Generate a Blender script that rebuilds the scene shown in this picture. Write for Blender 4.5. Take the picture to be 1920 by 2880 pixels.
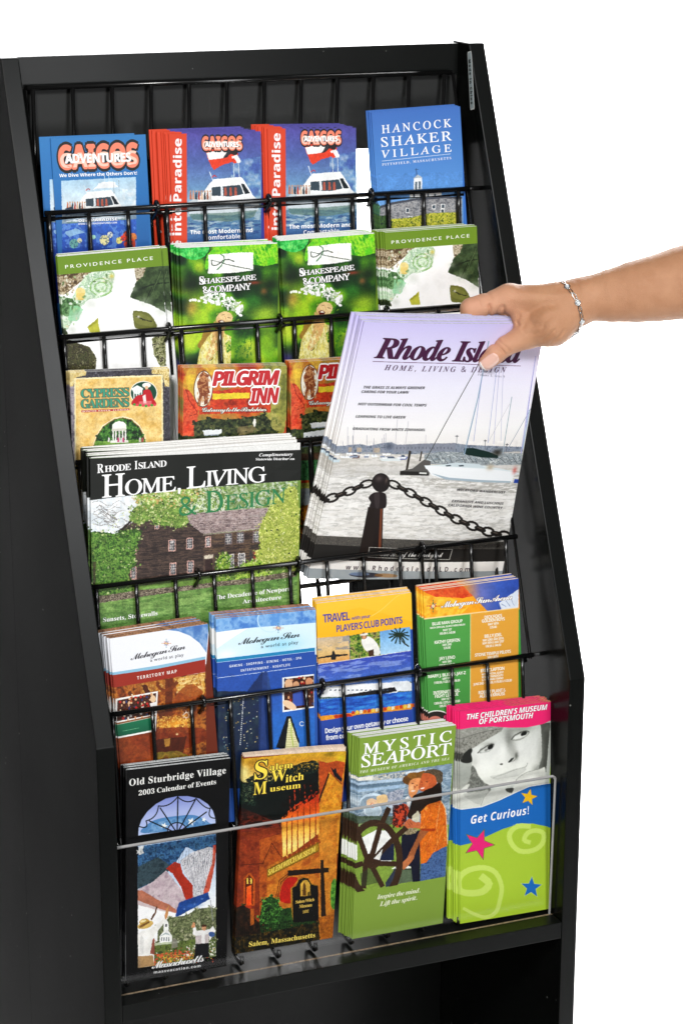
import bpy, bmesh, math, random
import numpy as np
from mathutils import Vector, Matrix

S = bpy.context.scene
COL = S.collection
for _o in list(bpy.data.objects):
    bpy.data.objects.remove(_o)

# ------------------------------------------------------------------ camera
CAM_POS = Vector((-0.5019, -1.7753, 1.0127))
CAM_R = Vector((0.927389, -0.374095, 0.001483))
CAM_U = Vector((0.104599, 0.263104, 0.959080))
CAM_F = Vector((0.359177, 0.889286, -0.283130))
cam = bpy.data.objects.new('camera', bpy.data.cameras.new('camera'))
COL.objects.link(cam)
cam.matrix_world = Matrix(((CAM_R.x, CAM_U.x, -CAM_F.x, CAM_POS.x), (CAM_R.y, CAM_U.y, -CAM_F.y, CAM_POS.y),
                           (CAM_R.z, CAM_U.z, -CAM_F.z, CAM_POS.z), (0, 0, 0, 1)))
cam.data.sensor_fit = 'VERTICAL'
cam.data.sensor_height = 36.0
cam.data.lens = 6296.4674 / 2880 * 36.0
cam.data.clip_start = 0.05
cam.data.clip_end = 60
S.camera = cam

# ------------------------------------------------------------------ world and studio lamps
w = bpy.data.worlds.new('World')
S.world = w
w.use_nodes = True
w.node_tree.nodes['Background'].inputs[0].default_value = (1, 1, 1, 1)
w.node_tree.nodes['Background'].inputs[1].default_value = 0.03

def lamp(name, loc, aim, size, power, col=(1, 1, 1), sy=None):
    l = bpy.data.lights.new(name, 'AREA')
    l.shape = 'RECTANGLE'
    l.size = size
    l.size_y = sy or size
    l.energy = power
    l.color = col
    o = bpy.data.objects.new(name, l)
    COL.objects.link(o)
    o.location = loc
    o.rotation_euler = (Vector(aim) - Vector(loc)).to_track_quat('-Z', 'Y').to_euler()
    return o

lamp('key_softbox', (-1.0, -1.9, 2.0), (0.2, 0.1, 0.4), 0.42, 52, (1, .985, .96))
lamp('top_softbox', (0.55, -1.75, 1.85), (0.15, 0.15, 0.5), 0.7, 19, (.97, .985, 1))
lamp('front_strip_softbox', (0.60, -2.4, 0.50), (0.15, 0.1, 0.45), 0.5, 13, (.98, .99, 1), 0.6)
for nm, loc, aim, sz, pw in (('backdrop_lamp', (1.3, 1.5, 1.9), (1.7, 3.4, 0.4), 0.7, 150), ('backdrop_lamp', (3.2, 1.5, 1.7), (2.9, 3.4, 0.3), 0.9, 170), ('floor_lamp', (1.7, 1.7, 1.4), (1.4, 1.3, -0.55), 0.9, 80)):  # lamps added to overexpose the backdrop and floor to plain white
    o = lamp(nm, loc, aim, sz, pw)
    o.data.spread = math.radians(125)

S.view_settings.view_transform = 'Standard'
S.view_settings.look = 'None'
S.view_settings.exposure = 0.06
S.view_settings.gamma = 1.0

# ------------------------------------------------------------------ helpers
def lin(c):
    c = c / 255.0
    return c / 12.92 if c <= 0.04045 else ((c + 0.055) / 1.055) ** 2.4

def hexc(h):
    h = h.lstrip('#')
    if len(h) == 3:
        h = ''.join(a + a for a in h)
    return tuple(int(h[i:i + 2], 16) for i in (0, 2, 4))

def mat(name, col, rough=0.5, spec=0.5, metal=0.0, noise=None, bump=None, coat=0, rnoise=None):
    m = bpy.data.materials.new(name)
    m.use_nodes = True
    nt = m.node_tree
    b = nt.nodes['Principled BSDF']
    b.inputs['Base Color'].default_value = (*col, 1)
    b.inputs['Roughness'].default_value = rough
    b.inputs['Specular IOR Level'].default_value = spec
    b.inputs['Metallic'].default_value = metal
    b.inputs['Coat Weight'].default_value = coat
    b.inputs['Coat Roughness'].default_value = 0.08
    tc = nt.nodes.new('ShaderNodeTexCoord')
    if noise:
        sc, amt = noise
        n = nt.nodes.new('ShaderNodeTexNoise')
        n.inputs['Scale'].default_value = sc
        n.inputs['Detail'].default_value = 6
        nt.links.new(tc.outputs['Object'], n.inputs['Vector'])
        r = nt.nodes.new('ShaderNodeValToRGB')
        r.color_ramp.elements[0].position = .3
        r.color_ramp.elements[1].position = .7
        r.color_ramp.elements[0].color = (*[c * (1 - amt) for c in col], 1)
        r.color_ramp.elements[1].color = (*[min(1, c * (1 + amt)) for c in col], 1)
        nt.links.new(n.outputs['Fac'], r.inputs['Fac'])
        nt.links.new(r.outputs['Color'], b.inputs['Base Color'])
    if bump:
        sc, st, dist = bump
        n = nt.nodes.new('ShaderNodeTexNoise')
        n.inputs['Scale'].default_value = sc
        n.inputs['Detail'].default_value = 4
        nt.links.new(tc.outputs['Object'], n.inputs['Vector'])
        bp = nt.nodes.new('ShaderNodeBump')
        bp.inputs['Strength'].default_value = st
        bp.inputs['Distance'].default_value = dist
        nt.links.new(n.outputs['Fac'], bp.inputs['Height'])
        nt.links.new(bp.outputs['Normal'], b.inputs['Normal'])
    if rnoise:
        sc, lo, hi = rnoise
        n = nt.nodes.new('ShaderNodeTexNoise')
        n.inputs['Scale'].default_value = sc
        n.inputs['Detail'].default_value = 5
        nt.links.new(tc.outputs['Object'], n.inputs['Vector'])
        mr = nt.nodes.new('ShaderNodeMapRange')
        mr.inputs['From Min'].default_value = .35
        mr.inputs['From Max'].default_value = .65
        mr.inputs['To Min'].default_value = lo
        mr.inputs['To Max'].default_value = hi
        nt.links.new(n.outputs['Fac'], mr.inputs['Value'])
        nt.links.new(mr.outputs['Result'], b.inputs['Roughness'])
    return m

def mesh_obj(name, verts, faces, material, parent=None, smooth=False, uvs=None, mats=None, midx=None, loc=None):
    me = bpy.data.meshes.new(name)
    me.from_pydata([tuple(v) for v in verts], [], [tuple(f) for f in faces])
    if smooth:
        me.polygons.foreach_set('use_smooth', [True] * len(me.polygons))
    for m in (mats or [material]):
        me.materials.append(m)
    if midx is not None:
        me.polygons.foreach_set('material_index', midx)
    if uvs is not None:
        ul = me.uv_layers.new(name='UVMap')
        li = np.zeros(len(me.loops), dtype=np.int32)
        me.loops.foreach_get('vertex_index', li)
        ul.data.foreach_set('uv', np.asarray(uvs, dtype=np.float32)[li].ravel())
    me.update()
    o = bpy.data.objects.new(name, me)
    COL.objects.link(o)
    if parent:
        o.parent = parent
    if loc is not None:
        o.location = loc
    return o

def empty(name, loc=(0, 0, 0), label=None, cat=None, group=None, kind=None):
    o = bpy.data.objects.new(name, None)
    COL.objects.link(o)
    o.empty_display_size = 0.02
    o.location = loc
    tag(o, label, cat, group, kind)
    return o

def tag(o, label=None, cat=None, group=None, kind=None):
    if label: o['label'] = label
    if cat: o['category'] = cat
    if group: o['group'] = group
    if kind: o['kind'] = kind
    return o

class MB:
    def __init__(self):
        self.v, self.f = [], []
    def add(self, v, f):
        n = len(self.v)
        self.v += [tuple(x) for x in v]
        self.f += [tuple(i + n for i in q) for q in f]
    def box(self, x0, x1, y0, y1, z0, z1):
        self.add([(x, y, z) for z in (z0, z1) for y in (y0, y1) for x in (x0, x1)],
                 [(0, 2, 3, 1), (4, 5, 7, 6), (0, 1, 5, 4), (2, 6, 7, 3), (0, 4, 6, 2), (1, 3, 7, 5)])
    def prism_x(self, prof, x0, x1):
        n = len(prof)
        self.add([(x0, y, z) for y, z in prof] + [(x1, y, z) for y, z in prof],
                 [tuple(range(n))] + [tuple(range(2 * n - 1, n - 1, -1))] + [(i, i + n, (i + 1) % n + n, (i + 1) % n) for i in range(n)])
    def tube(self, pts, r, seg=8, cap=True):
        pts = [Vector(p) for p in pts]
        rings = []
        up = None
        for i, p in enumerate(pts):
            t = (pts[min(i + 1, len(pts) - 1)] - pts[max(i - 1, 0)]).normalized()
            if up is None:
                up = Vector((0, 0, 1)) if abs(t.z) < .9 else Vector((1, 0, 0))
            a = t.cross(up).normalized()
            b = a.cross(t).normalized()
            up = b
            rr = r[i] if isinstance(r, (list, tuple)) else r
            rings.append([p + a * rr * math.cos(2 * math.pi * k / seg) + b * rr * math.sin(2 * math.pi * k / seg) for k in range(seg)])
        v = [q for g in rings for q in g]
        f = []
        for i in range(len(pts) - 1):
            for k in range(seg):
                f.append((i * seg + k, (i + 1) * seg + k, (i + 1) * seg + (k + 1) % seg, i * seg + (k + 1) % seg))
        if cap:
            f.append(tuple(range(seg)))
            f.append(tuple((len(pts) - 1) * seg + k for k in range(seg - 1, -1, -1)))
        self.add(v, f)
    def obj(self, name, m, parent=None, smooth=False, bevel=0, loc=None):
        bm = bmesh.new()
        me = bpy.data.meshes.new(name)
        me.from_pydata(self.v, [], self.f)
        bm.from_mesh(me)
        bmesh.ops.recalc_face_normals(bm, faces=bm.faces)
        if bevel:
            bmesh.ops.bevel(bm, geom=bm.edges[:], offset=bevel, segments=2, affect='EDGES', profile=.7)
        bm.to_mesh(me)
        bm.free()
        if smooth:
            me.polygons.foreach_set('use_smooth', [True] * len(me.polygons))
        me.materials.append(m)
        o = bpy.data.objects.new(name, me)
        COL.objects.link(o)
        if parent: o.parent = parent
        if loc is not None: o.location = loc
        return o
# ------------------------------------------------------------------ backdrop (white studio sweep)
FLOOR = -0.55
M_back = mat('white_backdrop_paper', (.88, .88, .88), .9, .1, bump=(30, .05, .001))
prof = [(-.9, FLOOR), (2.2, FLOOR)]
for k in range(1, 13):
    a = math.pi / 2 * k / 12
    prof.append((2.2 + 1.4 * math.sin(a), FLOOR + 1.4 * (1 - math.cos(a))))
prof.append((3.6, 5.0))
bv, bf = [], []
for i, (y, z) in enumerate(prof):
    bv += [(-3.2, y, z), (9, y, z)]
    if i: bf.append((2 * i - 2, 2 * i - 1, 2 * i + 1, 2 * i))
bd = mesh_obj('backdrop', bv, bf, M_back, smooth=True)
tag(bd, kind='structure')

# ------------------------------------------------------------------ rack cabinet
M_lac = mat('black_lacquered_board', (.0034, .0040, .0036), .32, .4, noise=(9, .25), bump=(260, .05, .0004), rnoise=(3, .30, .37))
def dust(m, scale, amount, col=(.16, .16, .15, 1)):
    # sparse specks of dust and small nicks in the finish
    nt = m.node_tree; b = nt.nodes['Principled BSDF']
    tc = nt.nodes.new('ShaderNodeTexCoord'); v = nt.nodes.new('ShaderNodeTexVoronoi'); v.inputs['Scale'].default_value = scale
    nt.links.new(tc.outputs['Object'], v.inputs['Vector'])
    sp = nt.nodes.new('ShaderNodeSeparateColor'); nt.links.new(v.outputs['Color'], sp.inputs[0])
    a1 = nt.nodes.new('ShaderNodeMath'); a1.operation = 'GREATER_THAN'; a1.inputs[1].default_value = 1 - amount; nt.links.new(sp.outputs[0], a1.inputs[0])
    a2 = nt.nodes.new('ShaderNodeMath'); a2.operation = 'LESS_THAN'; nt.links.new(v.outputs['Distance'], a2.inputs[0])
    a4 = nt.nodes.new('ShaderNodeMath'); a4.operation = 'MULTIPLY'; a4.inputs[1].default_value = .07; nt.links.new(sp.outputs[1], a4.inputs[0]); nt.links.new(a4.outputs[0], a2.inputs[1])
    a3 = nt.nodes.new('ShaderNodeMath'); a3.operation = 'MULTIPLY'; nt.links.new(a1.outputs[0], a3.inputs[0]); nt.links.new(a2.outputs[0], a3.inputs[1])
    mx = nt.nodes.new('ShaderNodeMix'); mx.data_type = 'RGBA'; nt.links.new(a3.outputs[0], mx.inputs[0])
    src = b.inputs['Base Color'].links[0].from_socket
    nt.links.new(src, mx.inputs[6]); mx.inputs[7].default_value = col
    nt.links.new(mx.outputs[2], b.inputs['Base Color'])
dust(M_lac, 75, .22)
M_lac.node_tree.nodes['Principled BSDF'].inputs['IOR'].default_value = 1.34
M_side = mat('black_painted_board_face', (.0026, .0031, .0027), .36, .12, noise=(9, .25), bump=(260, .05, .0004), rnoise=(3, .33, .40))  # darker copy of the lacquer, reflection nearly removed to suppress backdrop sheen
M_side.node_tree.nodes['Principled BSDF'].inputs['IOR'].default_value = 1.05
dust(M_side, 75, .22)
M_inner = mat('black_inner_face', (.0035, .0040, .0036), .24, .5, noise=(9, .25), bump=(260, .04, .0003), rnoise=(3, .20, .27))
M_inner.node_tree.nodes['Principled BSDF'].inputs['IOR'].default_value = 1.14  # lacquer copy with reflection lowered to limit backdrop glare on inner faces
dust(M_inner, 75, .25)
M_mat = mat('black_matt_board', (.0036, .0042, .0038), .58, .5, noise=(14, .3), bump=(500, .12, .0004))
M_wire = mat('black_powder_coated_wire', (.006, .006, .006), .2, .65, bump=(220, .12, .0006))
M_raw = mat('raw_fibreboard_edge', (.30, .22, .14), .9, .1, noise=(400, .45))
M_stk = mat('sticker_paper', (.42, .50, .52), .5, .3, noise=(300, .12))
M_stke = mat('sticker_white_edge', (.78, .80, .78), .5, .3)
M_ink = mat('black_ink', (.012, .012, .012), .5, .3)
M_acr = bpy.data.materials.new('clear_acrylic')
M_acr.use_nodes = True
_nt = M_acr.node_tree
_b = _nt.nodes['Principled BSDF']
_b.inputs['Base Color'].default_value = (1, 1, 1, 1)
_b.inputs['Roughness'].default_value = 0.02
_b.inputs['IOR'].default_value = 1.14
_tr = _nt.nodes.new('ShaderNodeBsdfTransparent')
_mx = _nt.nodes.new('ShaderNodeMixShader')
_gl = _nt.nodes.new('ShaderNodeBsdfGlossy')
_gl.inputs['Roughness'].default_value = 0.03
_fr = _nt.nodes.new('ShaderNodeLayerWeight')
_fr.inputs['Blend'].default_value = 0.25
_pw = _nt.nodes.new('ShaderNodeMath'); _pw.operation = 'POWER'; _pw.inputs[1].default_value = 4
_ml = _nt.nodes.new('ShaderNodeMath'); _ml.operation = 'MULTIPLY_ADD'; _ml.inputs[1].default_value = .4; _ml.inputs[2].default_value = .018
_nt.links.new(_fr.outputs['Facing'], _pw.inputs[0]); _nt.links.new(_pw.outputs[0], _ml.inputs[0])
_nt.links.new(_ml.outputs[0], _mx.inputs[0])
_nt.links.new(_tr.outputs[0], _mx.inputs[1])
_nt.links.new(_gl.outputs[0], _mx.inputs[2])
_nt.links.new(_mx.outputs[0], _nt.nodes['Material Output'].inputs['Surface'])
M_acre = mat('frosted_acrylic_edge', (.36, .355, .35), .35, .5, noise=(60, .1))

W = 0.45
ZT, YT, ZB = 0.8322, 0.2506, 0.2548
rack = empty('display_rack', (0, 0, FLOOR), 'black wooden floor stand with sloping sides and six wire tiers of brochures', 'display rack')
def rp(o):
    o.parent = rack
    o.location = (o.location.x, o.location.y, o.location.z - FLOOR)
    return o
profile = [(0, FLOOR), (0, ZB), (YT, ZT), (.2885, ZT), (.2885, FLOOR)]
for x0, x1 in ((-.0165, 0), (W, W + .0165)):
    m = MB(); m.prism_x(profile, x0, x1)
    o = rp(m.obj('side_panel', M_lac, bevel=.0011))
    o.data.materials.append(M_side); o.data.materials.append(M_inner)                      # same lacquer with its sheen cut, so side faces stay dark beside the backdrop
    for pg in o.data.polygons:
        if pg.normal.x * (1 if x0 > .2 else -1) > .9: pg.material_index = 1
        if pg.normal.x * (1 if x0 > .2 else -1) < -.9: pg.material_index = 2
    m = MB(); m.prism_x([(.2895, FLOOR), (.2895, .80), (.325, .80), (.56, .2548), (.56, FLOOR)], x0 + .0004, x1 - .0004)
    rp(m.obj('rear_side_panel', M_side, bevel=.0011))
m = MB(); m.box(.0002, W - .0002, .274, .288, .8005, ZT - .0015); rp(m.obj('header_board', M_lac, bevel=.0008))
m = MB(); m.box(.0003, W - .0003, .2758, .2878, .731, .8004); rp(m.obj('back_board', M_mat, bevel=.0005))
m = MB(); m.box(.0003, .207, .2815, .2878, .0013, .7309); rp(m.obj('back_stile', M_lac, bevel=.0005))
m = MB(); m.box(.430, W - .0003, .2815, .2878, .0013, .7309); rp(m.obj('back_stile', M_lac, bevel=.0005))
m = MB(); m.box(.2072, .4298, .2815, .2878, .0013, .105); rp(m.obj('lower_back_board', M_lac, bevel=.0005))  # added across the open back to keep backdrop reflection off the tray
m = MB(); m.box(.0003, W - .0003, .2815, .2878, FLOOR, .0012); rp(m.obj('lower_back_board', M_lac, bevel=.0005))
m = MB(); m.box(.0003, W - .0003, .0005, .0192, -.0175, 0); rp(m.obj('shelf_lip', M_lac, bevel=.0007))
m = MB(); m.box(.0003, W - .0003, .0226, .2812, -.0175, -.0015); rp(m.obj('shelf_board', M_lac, bevel=.0004))
m = MB(); m.box(.0003, W - .0003, .0193, .0225, -.0170, -.0006); rp(m.obj('groove_edge', M_raw))
# acrylic guard standing in the groove
m = MB(); m.box(.0015, .4462, .0198, .0220, -.0004, .1490)
ac = m.obj('acrylic_guard', M_acr); rp(ac)
# lean it: top comes slightly forward
for v in ac.data.vertices:
    v.co.y += -.0035 * max(0, v.co.z) / .149
def edge_piece(pts, r):
    mm = MB(); mm.tube(pts, r, 4, True)
    o = mm.obj('polished_edge', M_acre); o.parent = ac
    return o
edge_piece([(.0015, .0172, .1497), (.4440, .0172, .1497), (.4462, .0172, .1475)], .0015)
edge_piece([(.4468, .0172, .1475), (.4468, .0209, .0002)], .0013)
# sticker on the inner face of the right-hand side panel
STK = [(.2530, .8235), (.2440, .8255), (.2345, .7700), (.2440, .7680)]
def stk_pt(u, v, dx):
    a = [STK[0][i] * (1 - u) + STK[1][i] * u for i in (0, 1)]
    b = [STK[3][i] * (1 - u) + STK[2][i] * u for i in (0, 1)]
    return (W - dx, a[0] * (1 - v) + b[0] * v, a[1] * (1 - v) + b[1] * v)
def stk_sheet(name, e, dx, m, par):
    uu = [(e, .04 * 1 + e * .2), (.08 + e, e * .2), (.92 - e, e * .2), (1 - e, .04 + e * .2), (1 - e, .96 - e * .2), (.92 - e, 1 - e * .2), (.08 + e, 1 - e * .2), (e, .96 - e * .2)]
    v = [stk_pt(a, b, dx) for a, b in uu] + [stk_pt(a, b, dx - .00012) for a, b in uu]
    f = [tuple(range(8)), tuple(range(15, 7, -1))] + [(i, i + 8, (i + 1) % 8 + 8, (i + 1) % 8) for i in range(8)]
    o = mesh_obj(name, v, f, m)
    o.parent = par
    return o
stk = stk_sheet('sticker', 0, .0003, M_stke, None); rp(stk)
ss = stk_sheet('sticker_face', .09, .00042, M_stk, stk)

# ------------------------------------------------------------------ wire tiers
RAILS = [(.2168, .6949), (.1783, .5869), (.1367, .4790), (.0950, .3724), (.0536, .2638), (.0250, .150)]
BACKS = [(.2680, .8029), (.2228, .6885), (.1843, .5805), (.1427, .4726), (.1165, .3410), (.0600, .2570)]
HOOKS = [(.117, .228, .333), (.114, .224, .334), (.112, .214, .335), (.111, .210, .337), (.100, .218, .316)]
R_W = .0020
wire_front_mesh = {}
for k in range(6):
    yr, zr = RAILS[k]
    yb, zb = BACKS[k]
    x0, d = .0142, .0374
    xb0, db = (.0164, .0378) if k == 0 else (.0142, .0374)
    bas = MB()
    bas.tube([(xb0 - .006, yb, zb), (xb0 + 11 * db + .008, yb, zb)], .0024, 10)
    if k < 5:
        bas.tube([(x0 - .004, yr, zr), (x0 + 11 * d + .012, yr, zr)], .0024, 10)
    bo = bas.obj('wire_basket', M_wire, smooth=True); rp(bo)
    # front wires: down, round the bottom, up the back
    def path(k=k, yr=yr, zr=zr, yb=yb, zb=zb):
        if k < 5:
            zbot = zr - .128
            yf = yr - .13 * .128
            p = [(0, yr, zr + .0012), (0, yr - .002, zr - .02), (0, yf + .0035, zbot + .02), (0, yf + .002, zbot + .006), (0, yf + .007, zbot), (0, yf + .018, zbot), (0, yf + .0235, zbot + .007), (0, yb, zb + .001)]
        else:
            p = [(0, .0300, .0110), (0, .0285, .0050), (0, .0320, .0026), (0, .045, .0026), (0, .0530, .0060), (0, .056, .02), (0, yb, zb + .001)]
        return p
    p = path()
    if k == 0: p.insert(-1, (0, yb - .007, zb - .085))
    me = None
    for i in range(12):
        x = x0 + i * d
        dxb = (xb0 + i * db) - x
        if me is None or k == 0:
            mm = MB()
            n = len(p)
            mm.tube([(dxb * (1 if j == n - 1 else 0), a[1], a[2]) for j, a in enumerate(p)], R_W, 8)
            o = mm.obj('wire', M_wire, smooth=True)
            me = o.data
        else:
            o = bpy.data.objects.new('wire', me); COL.objects.link(o)
        o.parent = bo
        o.location = (x, 0, 0)
    # hooks holding the next basket on this rail
    if k < 5:
        for hx in HOOKS[k]:
            mm = MB()
            pts = []
            for j in range(11):
                a = -2.4 + j * (5.2 / 10)
                pts.append((0, .0048 * math.sin(a), .0048 * math.cos(a)))
            pts = [(0.0045, .006, -.045), (0.002, .0052, -.012)] + [(p_[0], -p_[1], p_[2]) for p_ in pts] + [(-.003, .002, -.012)]
            mm.tube(pts, .0017, 8)
            o = mm.obj('hook', M_wire, smooth=True)
            o.parent = bo
            o.location = (hx, yr, zr + .0003)
for xa, xb_ in ((.441, .437), (.008, .0055)):
    m = MB(); m.tube([(xa, .268, .802), (xa * .6 + xb_ * .4, .185, .587), (xb_, .058, .258)], .0017, 8)
    rp(m.obj('side_rod', M_wire, smooth=True))
m = MB(); m.tube([(.4375, .0536, .2638), (.4497, .0536, .2640)], .0022, 8); rp(m.obj('rail_stub', M_wire, smooth=True))
m = MB(); m.tube([(.4300, .2168, .6949), (.4497, .2168, .6949)], .0022, 8); rp(m.obj('rail_stub', M_wire, smooth=True))
# ------------------------------------------------------------------ printed covers: a small paint box that rasterises artwork in numpy
FR = {1: (0, 60, 1.6333), 2: (900, 60, 1.6333), 3: (100, 660, 1.96), 4: (760, 560, 2.1778), 5: (180, 1180, 2.1778),
      6: (820, 860, 2.1778), 7: (240, 1620, 2.1778), 8: (860, 1580, 1.96), 9: (240, 2080, 2.1189), 10: (940, 1900, 2.1189), 11: (1270, 1960, 5.2267), 12: (980, 2150, 5.058), 13: (660, 2100, 4.9), 0: (0, 0, 1)}

def homography(src, dst):
    A = []
    for (x, y), (u, v) in zip(src, dst):
        A.append([x, y, 1, 0, 0, 0, -u * x, -u * y])
        A.append([0, 0, 0, x, y, 1, -v * x, -v * y])
    h = np.linalg.solve(np.array(A, float), np.array(dst, float).ravel())
    return np.append(h, 1).reshape(3, 3)

_ncache = {}
def vnoise(h, w_, cell, seed, asp=1.0, octs=3):
    key = (h, w_, cell, seed, asp, octs)
    if key in _ncache: return _ncache[key]
    r = np.random.default_rng(seed)
    out = np.zeros((h, w_)); amp = 1; tot = 0
    for o in range(octs):
        cx = max(1.2, cell * asp / 2 ** o); cy = max(1.2, cell / 2 ** o)
        gw, gh = int(w_ / cx) + 3, int(h / cy) + 3
        g = r.random((gh, gw))
        xs = np.arange(w_) / cx; ys = np.arange(h) / cy
        xi = xs.astype(int); yi = ys.astype(int)
        fx = xs - xi; fy = ys - yi
        fx = fx * fx * (3 - 2 * fx); fy = (fy * fy * (3 - 2 * fy))[:, None]
        a = g[yi][:, xi] * (1 - fx) + g[yi][:, xi + 1] * fx
        b = g[yi + 1][:, xi] * (1 - fx) + g[yi + 1][:, xi + 1] * fx
        out += amp * (a * (1 - fy) + b * fy); tot += amp; amp *= .6
    out /= tot
    _ncache[key] = out
    return out

def pts_of(s):
    if isinstance(s, str):
        return np.array([[float(a) for a in p.split(',')] for p in s.split()])
    return np.array(s, float)

def smooth_poly(p, closed=True, n=5):
    if len(p) < 3: return p
    out = []
    N = len(p)
    rng_ = range(N) if closed else range(N - 1)
    for i in rng_:
        if closed:
            p0, p1, p2, p3 = p[(i - 1) % N], p[i], p[(i + 1) % N], p[(i + 2) % N]
        else:
            p0, p1, p2, p3 = p[max(i - 1, 0)], p[i], p[i + 1], p[min(i + 2, N - 1)]
        for k in range(n):
            t = k / n
            out.append(.5 * (2 * p1 + (p2 - p0) * t + (2 * p0 - 5 * p1 + 4 * p2 - p3) * t * t + (3 * p1 - p0 - 3 * p2 + p3) * t ** 3))
    if not closed: out.append(p[-1])
    return np.array(out)

class Art:
    def __init__(self, corners, w_=360, h=720, base='#ffffff', fr=0):
        self.w, self.h = w_, h
        self.Hm = homography(corners, [(0, 1), (1, 1), (1, 0), (0, 0)])
        self.img = np.empty((h, w_, 3)); self.img[:] = np.array(hexc(base)) / 255
        self.f(fr)
        self.texts = []
        self.seed = 1
    def f(self, k):
        self.fr = FR[k]; self.k = self.w / 290 / self.fr[2] if self.w < 500 else self.w / 587 / self.fr[2]
        return self
    def uv(self, p):
        p = pts_of(p)
        ox, oy, s = self.fr
        q = np.c_[p[:, 0] / s + ox, p[:, 1] / s + oy, np.ones(len(p))] @ self.Hm.T
        return q[:, :2] / q[:, 2:]
    def c(self, p):
        u = self.uv(p)
        return np.c_[u[:, 0] * self.w, (1 - u[:, 1]) * self.h]
    def mask(self, p, ss=2):
        # anti-aliased polygon coverage; returns slice and array
        x0, y0 = np.floor(p.min(0)).astype(int) - 1; x1, y1 = np.ceil(p.max(0)).astype(int) + 2
        x0, y0 = max(0, x0), max(0, y0); x1, y1 = min(self.w, x1), min(self.h, y1)
        if x1 <= x0 or y1 <= y0: return None
        xs = x0 + (np.arange((x1 - x0) * ss) + .5) / ss
        m = np.zeros(((y1 - y0) * ss, len(xs)), bool)
        ys = y0 + (np.arange((y1 - y0) * ss) + .5) / ss
        for (ax, ay), (bx, by) in zip(p, np.roll(p, -1, 0)):
            if ay == by: continue
            lo, hi = (ay, by) if ay < by else (by, ay)
            r = np.nonzero((ys >= lo) & (ys < hi))[0]
            if not len(r): continue
            xc = ax + (ys[r] - ay) * (bx - ax) / (by - ay)
            m[r] ^= xs[None, :] < xc[:, None]
        m = m.reshape(y1 - y0, ss, x1 - x0, ss).mean((1, 3))
        return (slice(y0, y1), slice(x0, x1)), m
    def put(self, sl, m, col):
        if isinstance(col, str): col = np.array(hexc(col)) / 255
        self.img[sl] = self.img[sl] * (1 - m[..., None]) + col * m[..., None]
    def P(self, col, p, a=1, sm=0):
        q = self.c(p)
        if sm: q = smooth_poly(q)
        r = self.mask(q)
        if r: self.put(r[0], r[1] * a, col)
        return self
    def R(self, stops, p, a=1, horiz=0, sm=0):
        # gradient: stops [(t, col)...] with t in frame y (or x) measured at the polygon
        pp = pts_of(p); q = self.c(p)
        if sm: q = smooth_poly(q)
        r = self.mask(q)
        if not r: return self
        ax = 0 if horiz else 1
        cen = pp.mean(0)
        tt = []
        for t, _ in stops:
            z = cen.copy(); z[ax] = t
            tt.append(self.c([z])[0][ax])
        sl = r[0]
        g = np.arange(sl[1].start, sl[1].stop)[None, :] if horiz else np.arange(sl[0].start, sl[0].stop)[:, None]
        g = np.broadcast_to(g, r[1].shape)
        cols = np.array([hexc(cc) for _, cc in stops]) / 255
        o = np.argsort(tt); tt = np.array(tt)[o]; cols = cols[o]
        col = np.stack([np.interp(g, tt, cols[:, i]) for i in range(3)], -1)
        self.img[sl] = self.img[sl] * (1 - r[1][..., None] * a) + col * r[1][..., None] * a
        return self
    def E(self, col, cx, cy, rx, ry=None, rot=0, a=1):
        ry = rx if ry is None else ry
        t = np.linspace(0, 2 * np.pi, 25)[:-1]; cr, sr = math.cos(math.radians(rot)), math.sin(math.radians(rot))
        x = rx * np.cos(t); y = ry * np.sin(t)
        return self.P(col, np.c_[cx + x * cr - y * sr, cy + x * sr + y * cr], a)
    def L(self, col, w_, p, a=1, sm=0):
        q = pts_of(p)
        if sm: q = smooth_poly(q, False)
        for i in range(len(q) - 1):
            d = q[i + 1] - q[i]; n = np.hypot(*d)
            if n < 1e-6: continue
            nx = np.array([-d[1], d[0]]) / n * w_ / 2; e = d / n * w_ * .3
            self.P(col, [q[i] + nx - e, q[i + 1] + nx + e, q[i + 1] - nx + e, q[i] - nx - e], a)
        return self
    def B(self, col, cx, cy, rx, ry=None, a=1):
        ry = rx if ry is None else ry
        q = self.c([(cx, cy), (cx + rx, cy), (cx, cy + ry)])
        X = abs(q[1][0] - q[0][0]) + 1e-6; Y = abs(q[2][1] - q[0][1]) + 1e-6
        x0, x1 = int(max(0, q[0][0] - 2.2 * X)), int(min(self.w, q[0][0] + 2.2 * X + 1)); y0, y1 = int(max(0, q[0][1] - 2.2 * Y)), int(min(self.h, q[0][1] + 2.2 * Y + 1))
        if x1 <= x0 or y1 <= y0: return self
        g = np.exp(-(((np.arange(x0, x1) - q[0][0]) / X)[None] ** 2 + ((np.arange(y0, y1) - q[0][1]) / Y)[:, None] ** 2))
        self.put((slice(y0, y1), slice(x0, x1)), np.clip(g * a, 0, 1), col)
        return self
    def N(self, col, p, cell, thr=.5, a=1, asp=1, soft=.06, octs=3, sm=0, seed=None):
        if seed is None:
            self.seed += 1; seed = self.seed
        q = self.c(p)
        if sm: q = smooth_poly(q)
        r = self.mask(q, 1)
        if not r: return self
        n = vnoise(self.h, self.w, cell * self.k, seed, asp, octs)[r[0]]
        m = np.clip((n - thr) / soft + .5, 0, 1) * r[1] * a
        self.put(r[0], m, col)
        return self
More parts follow.
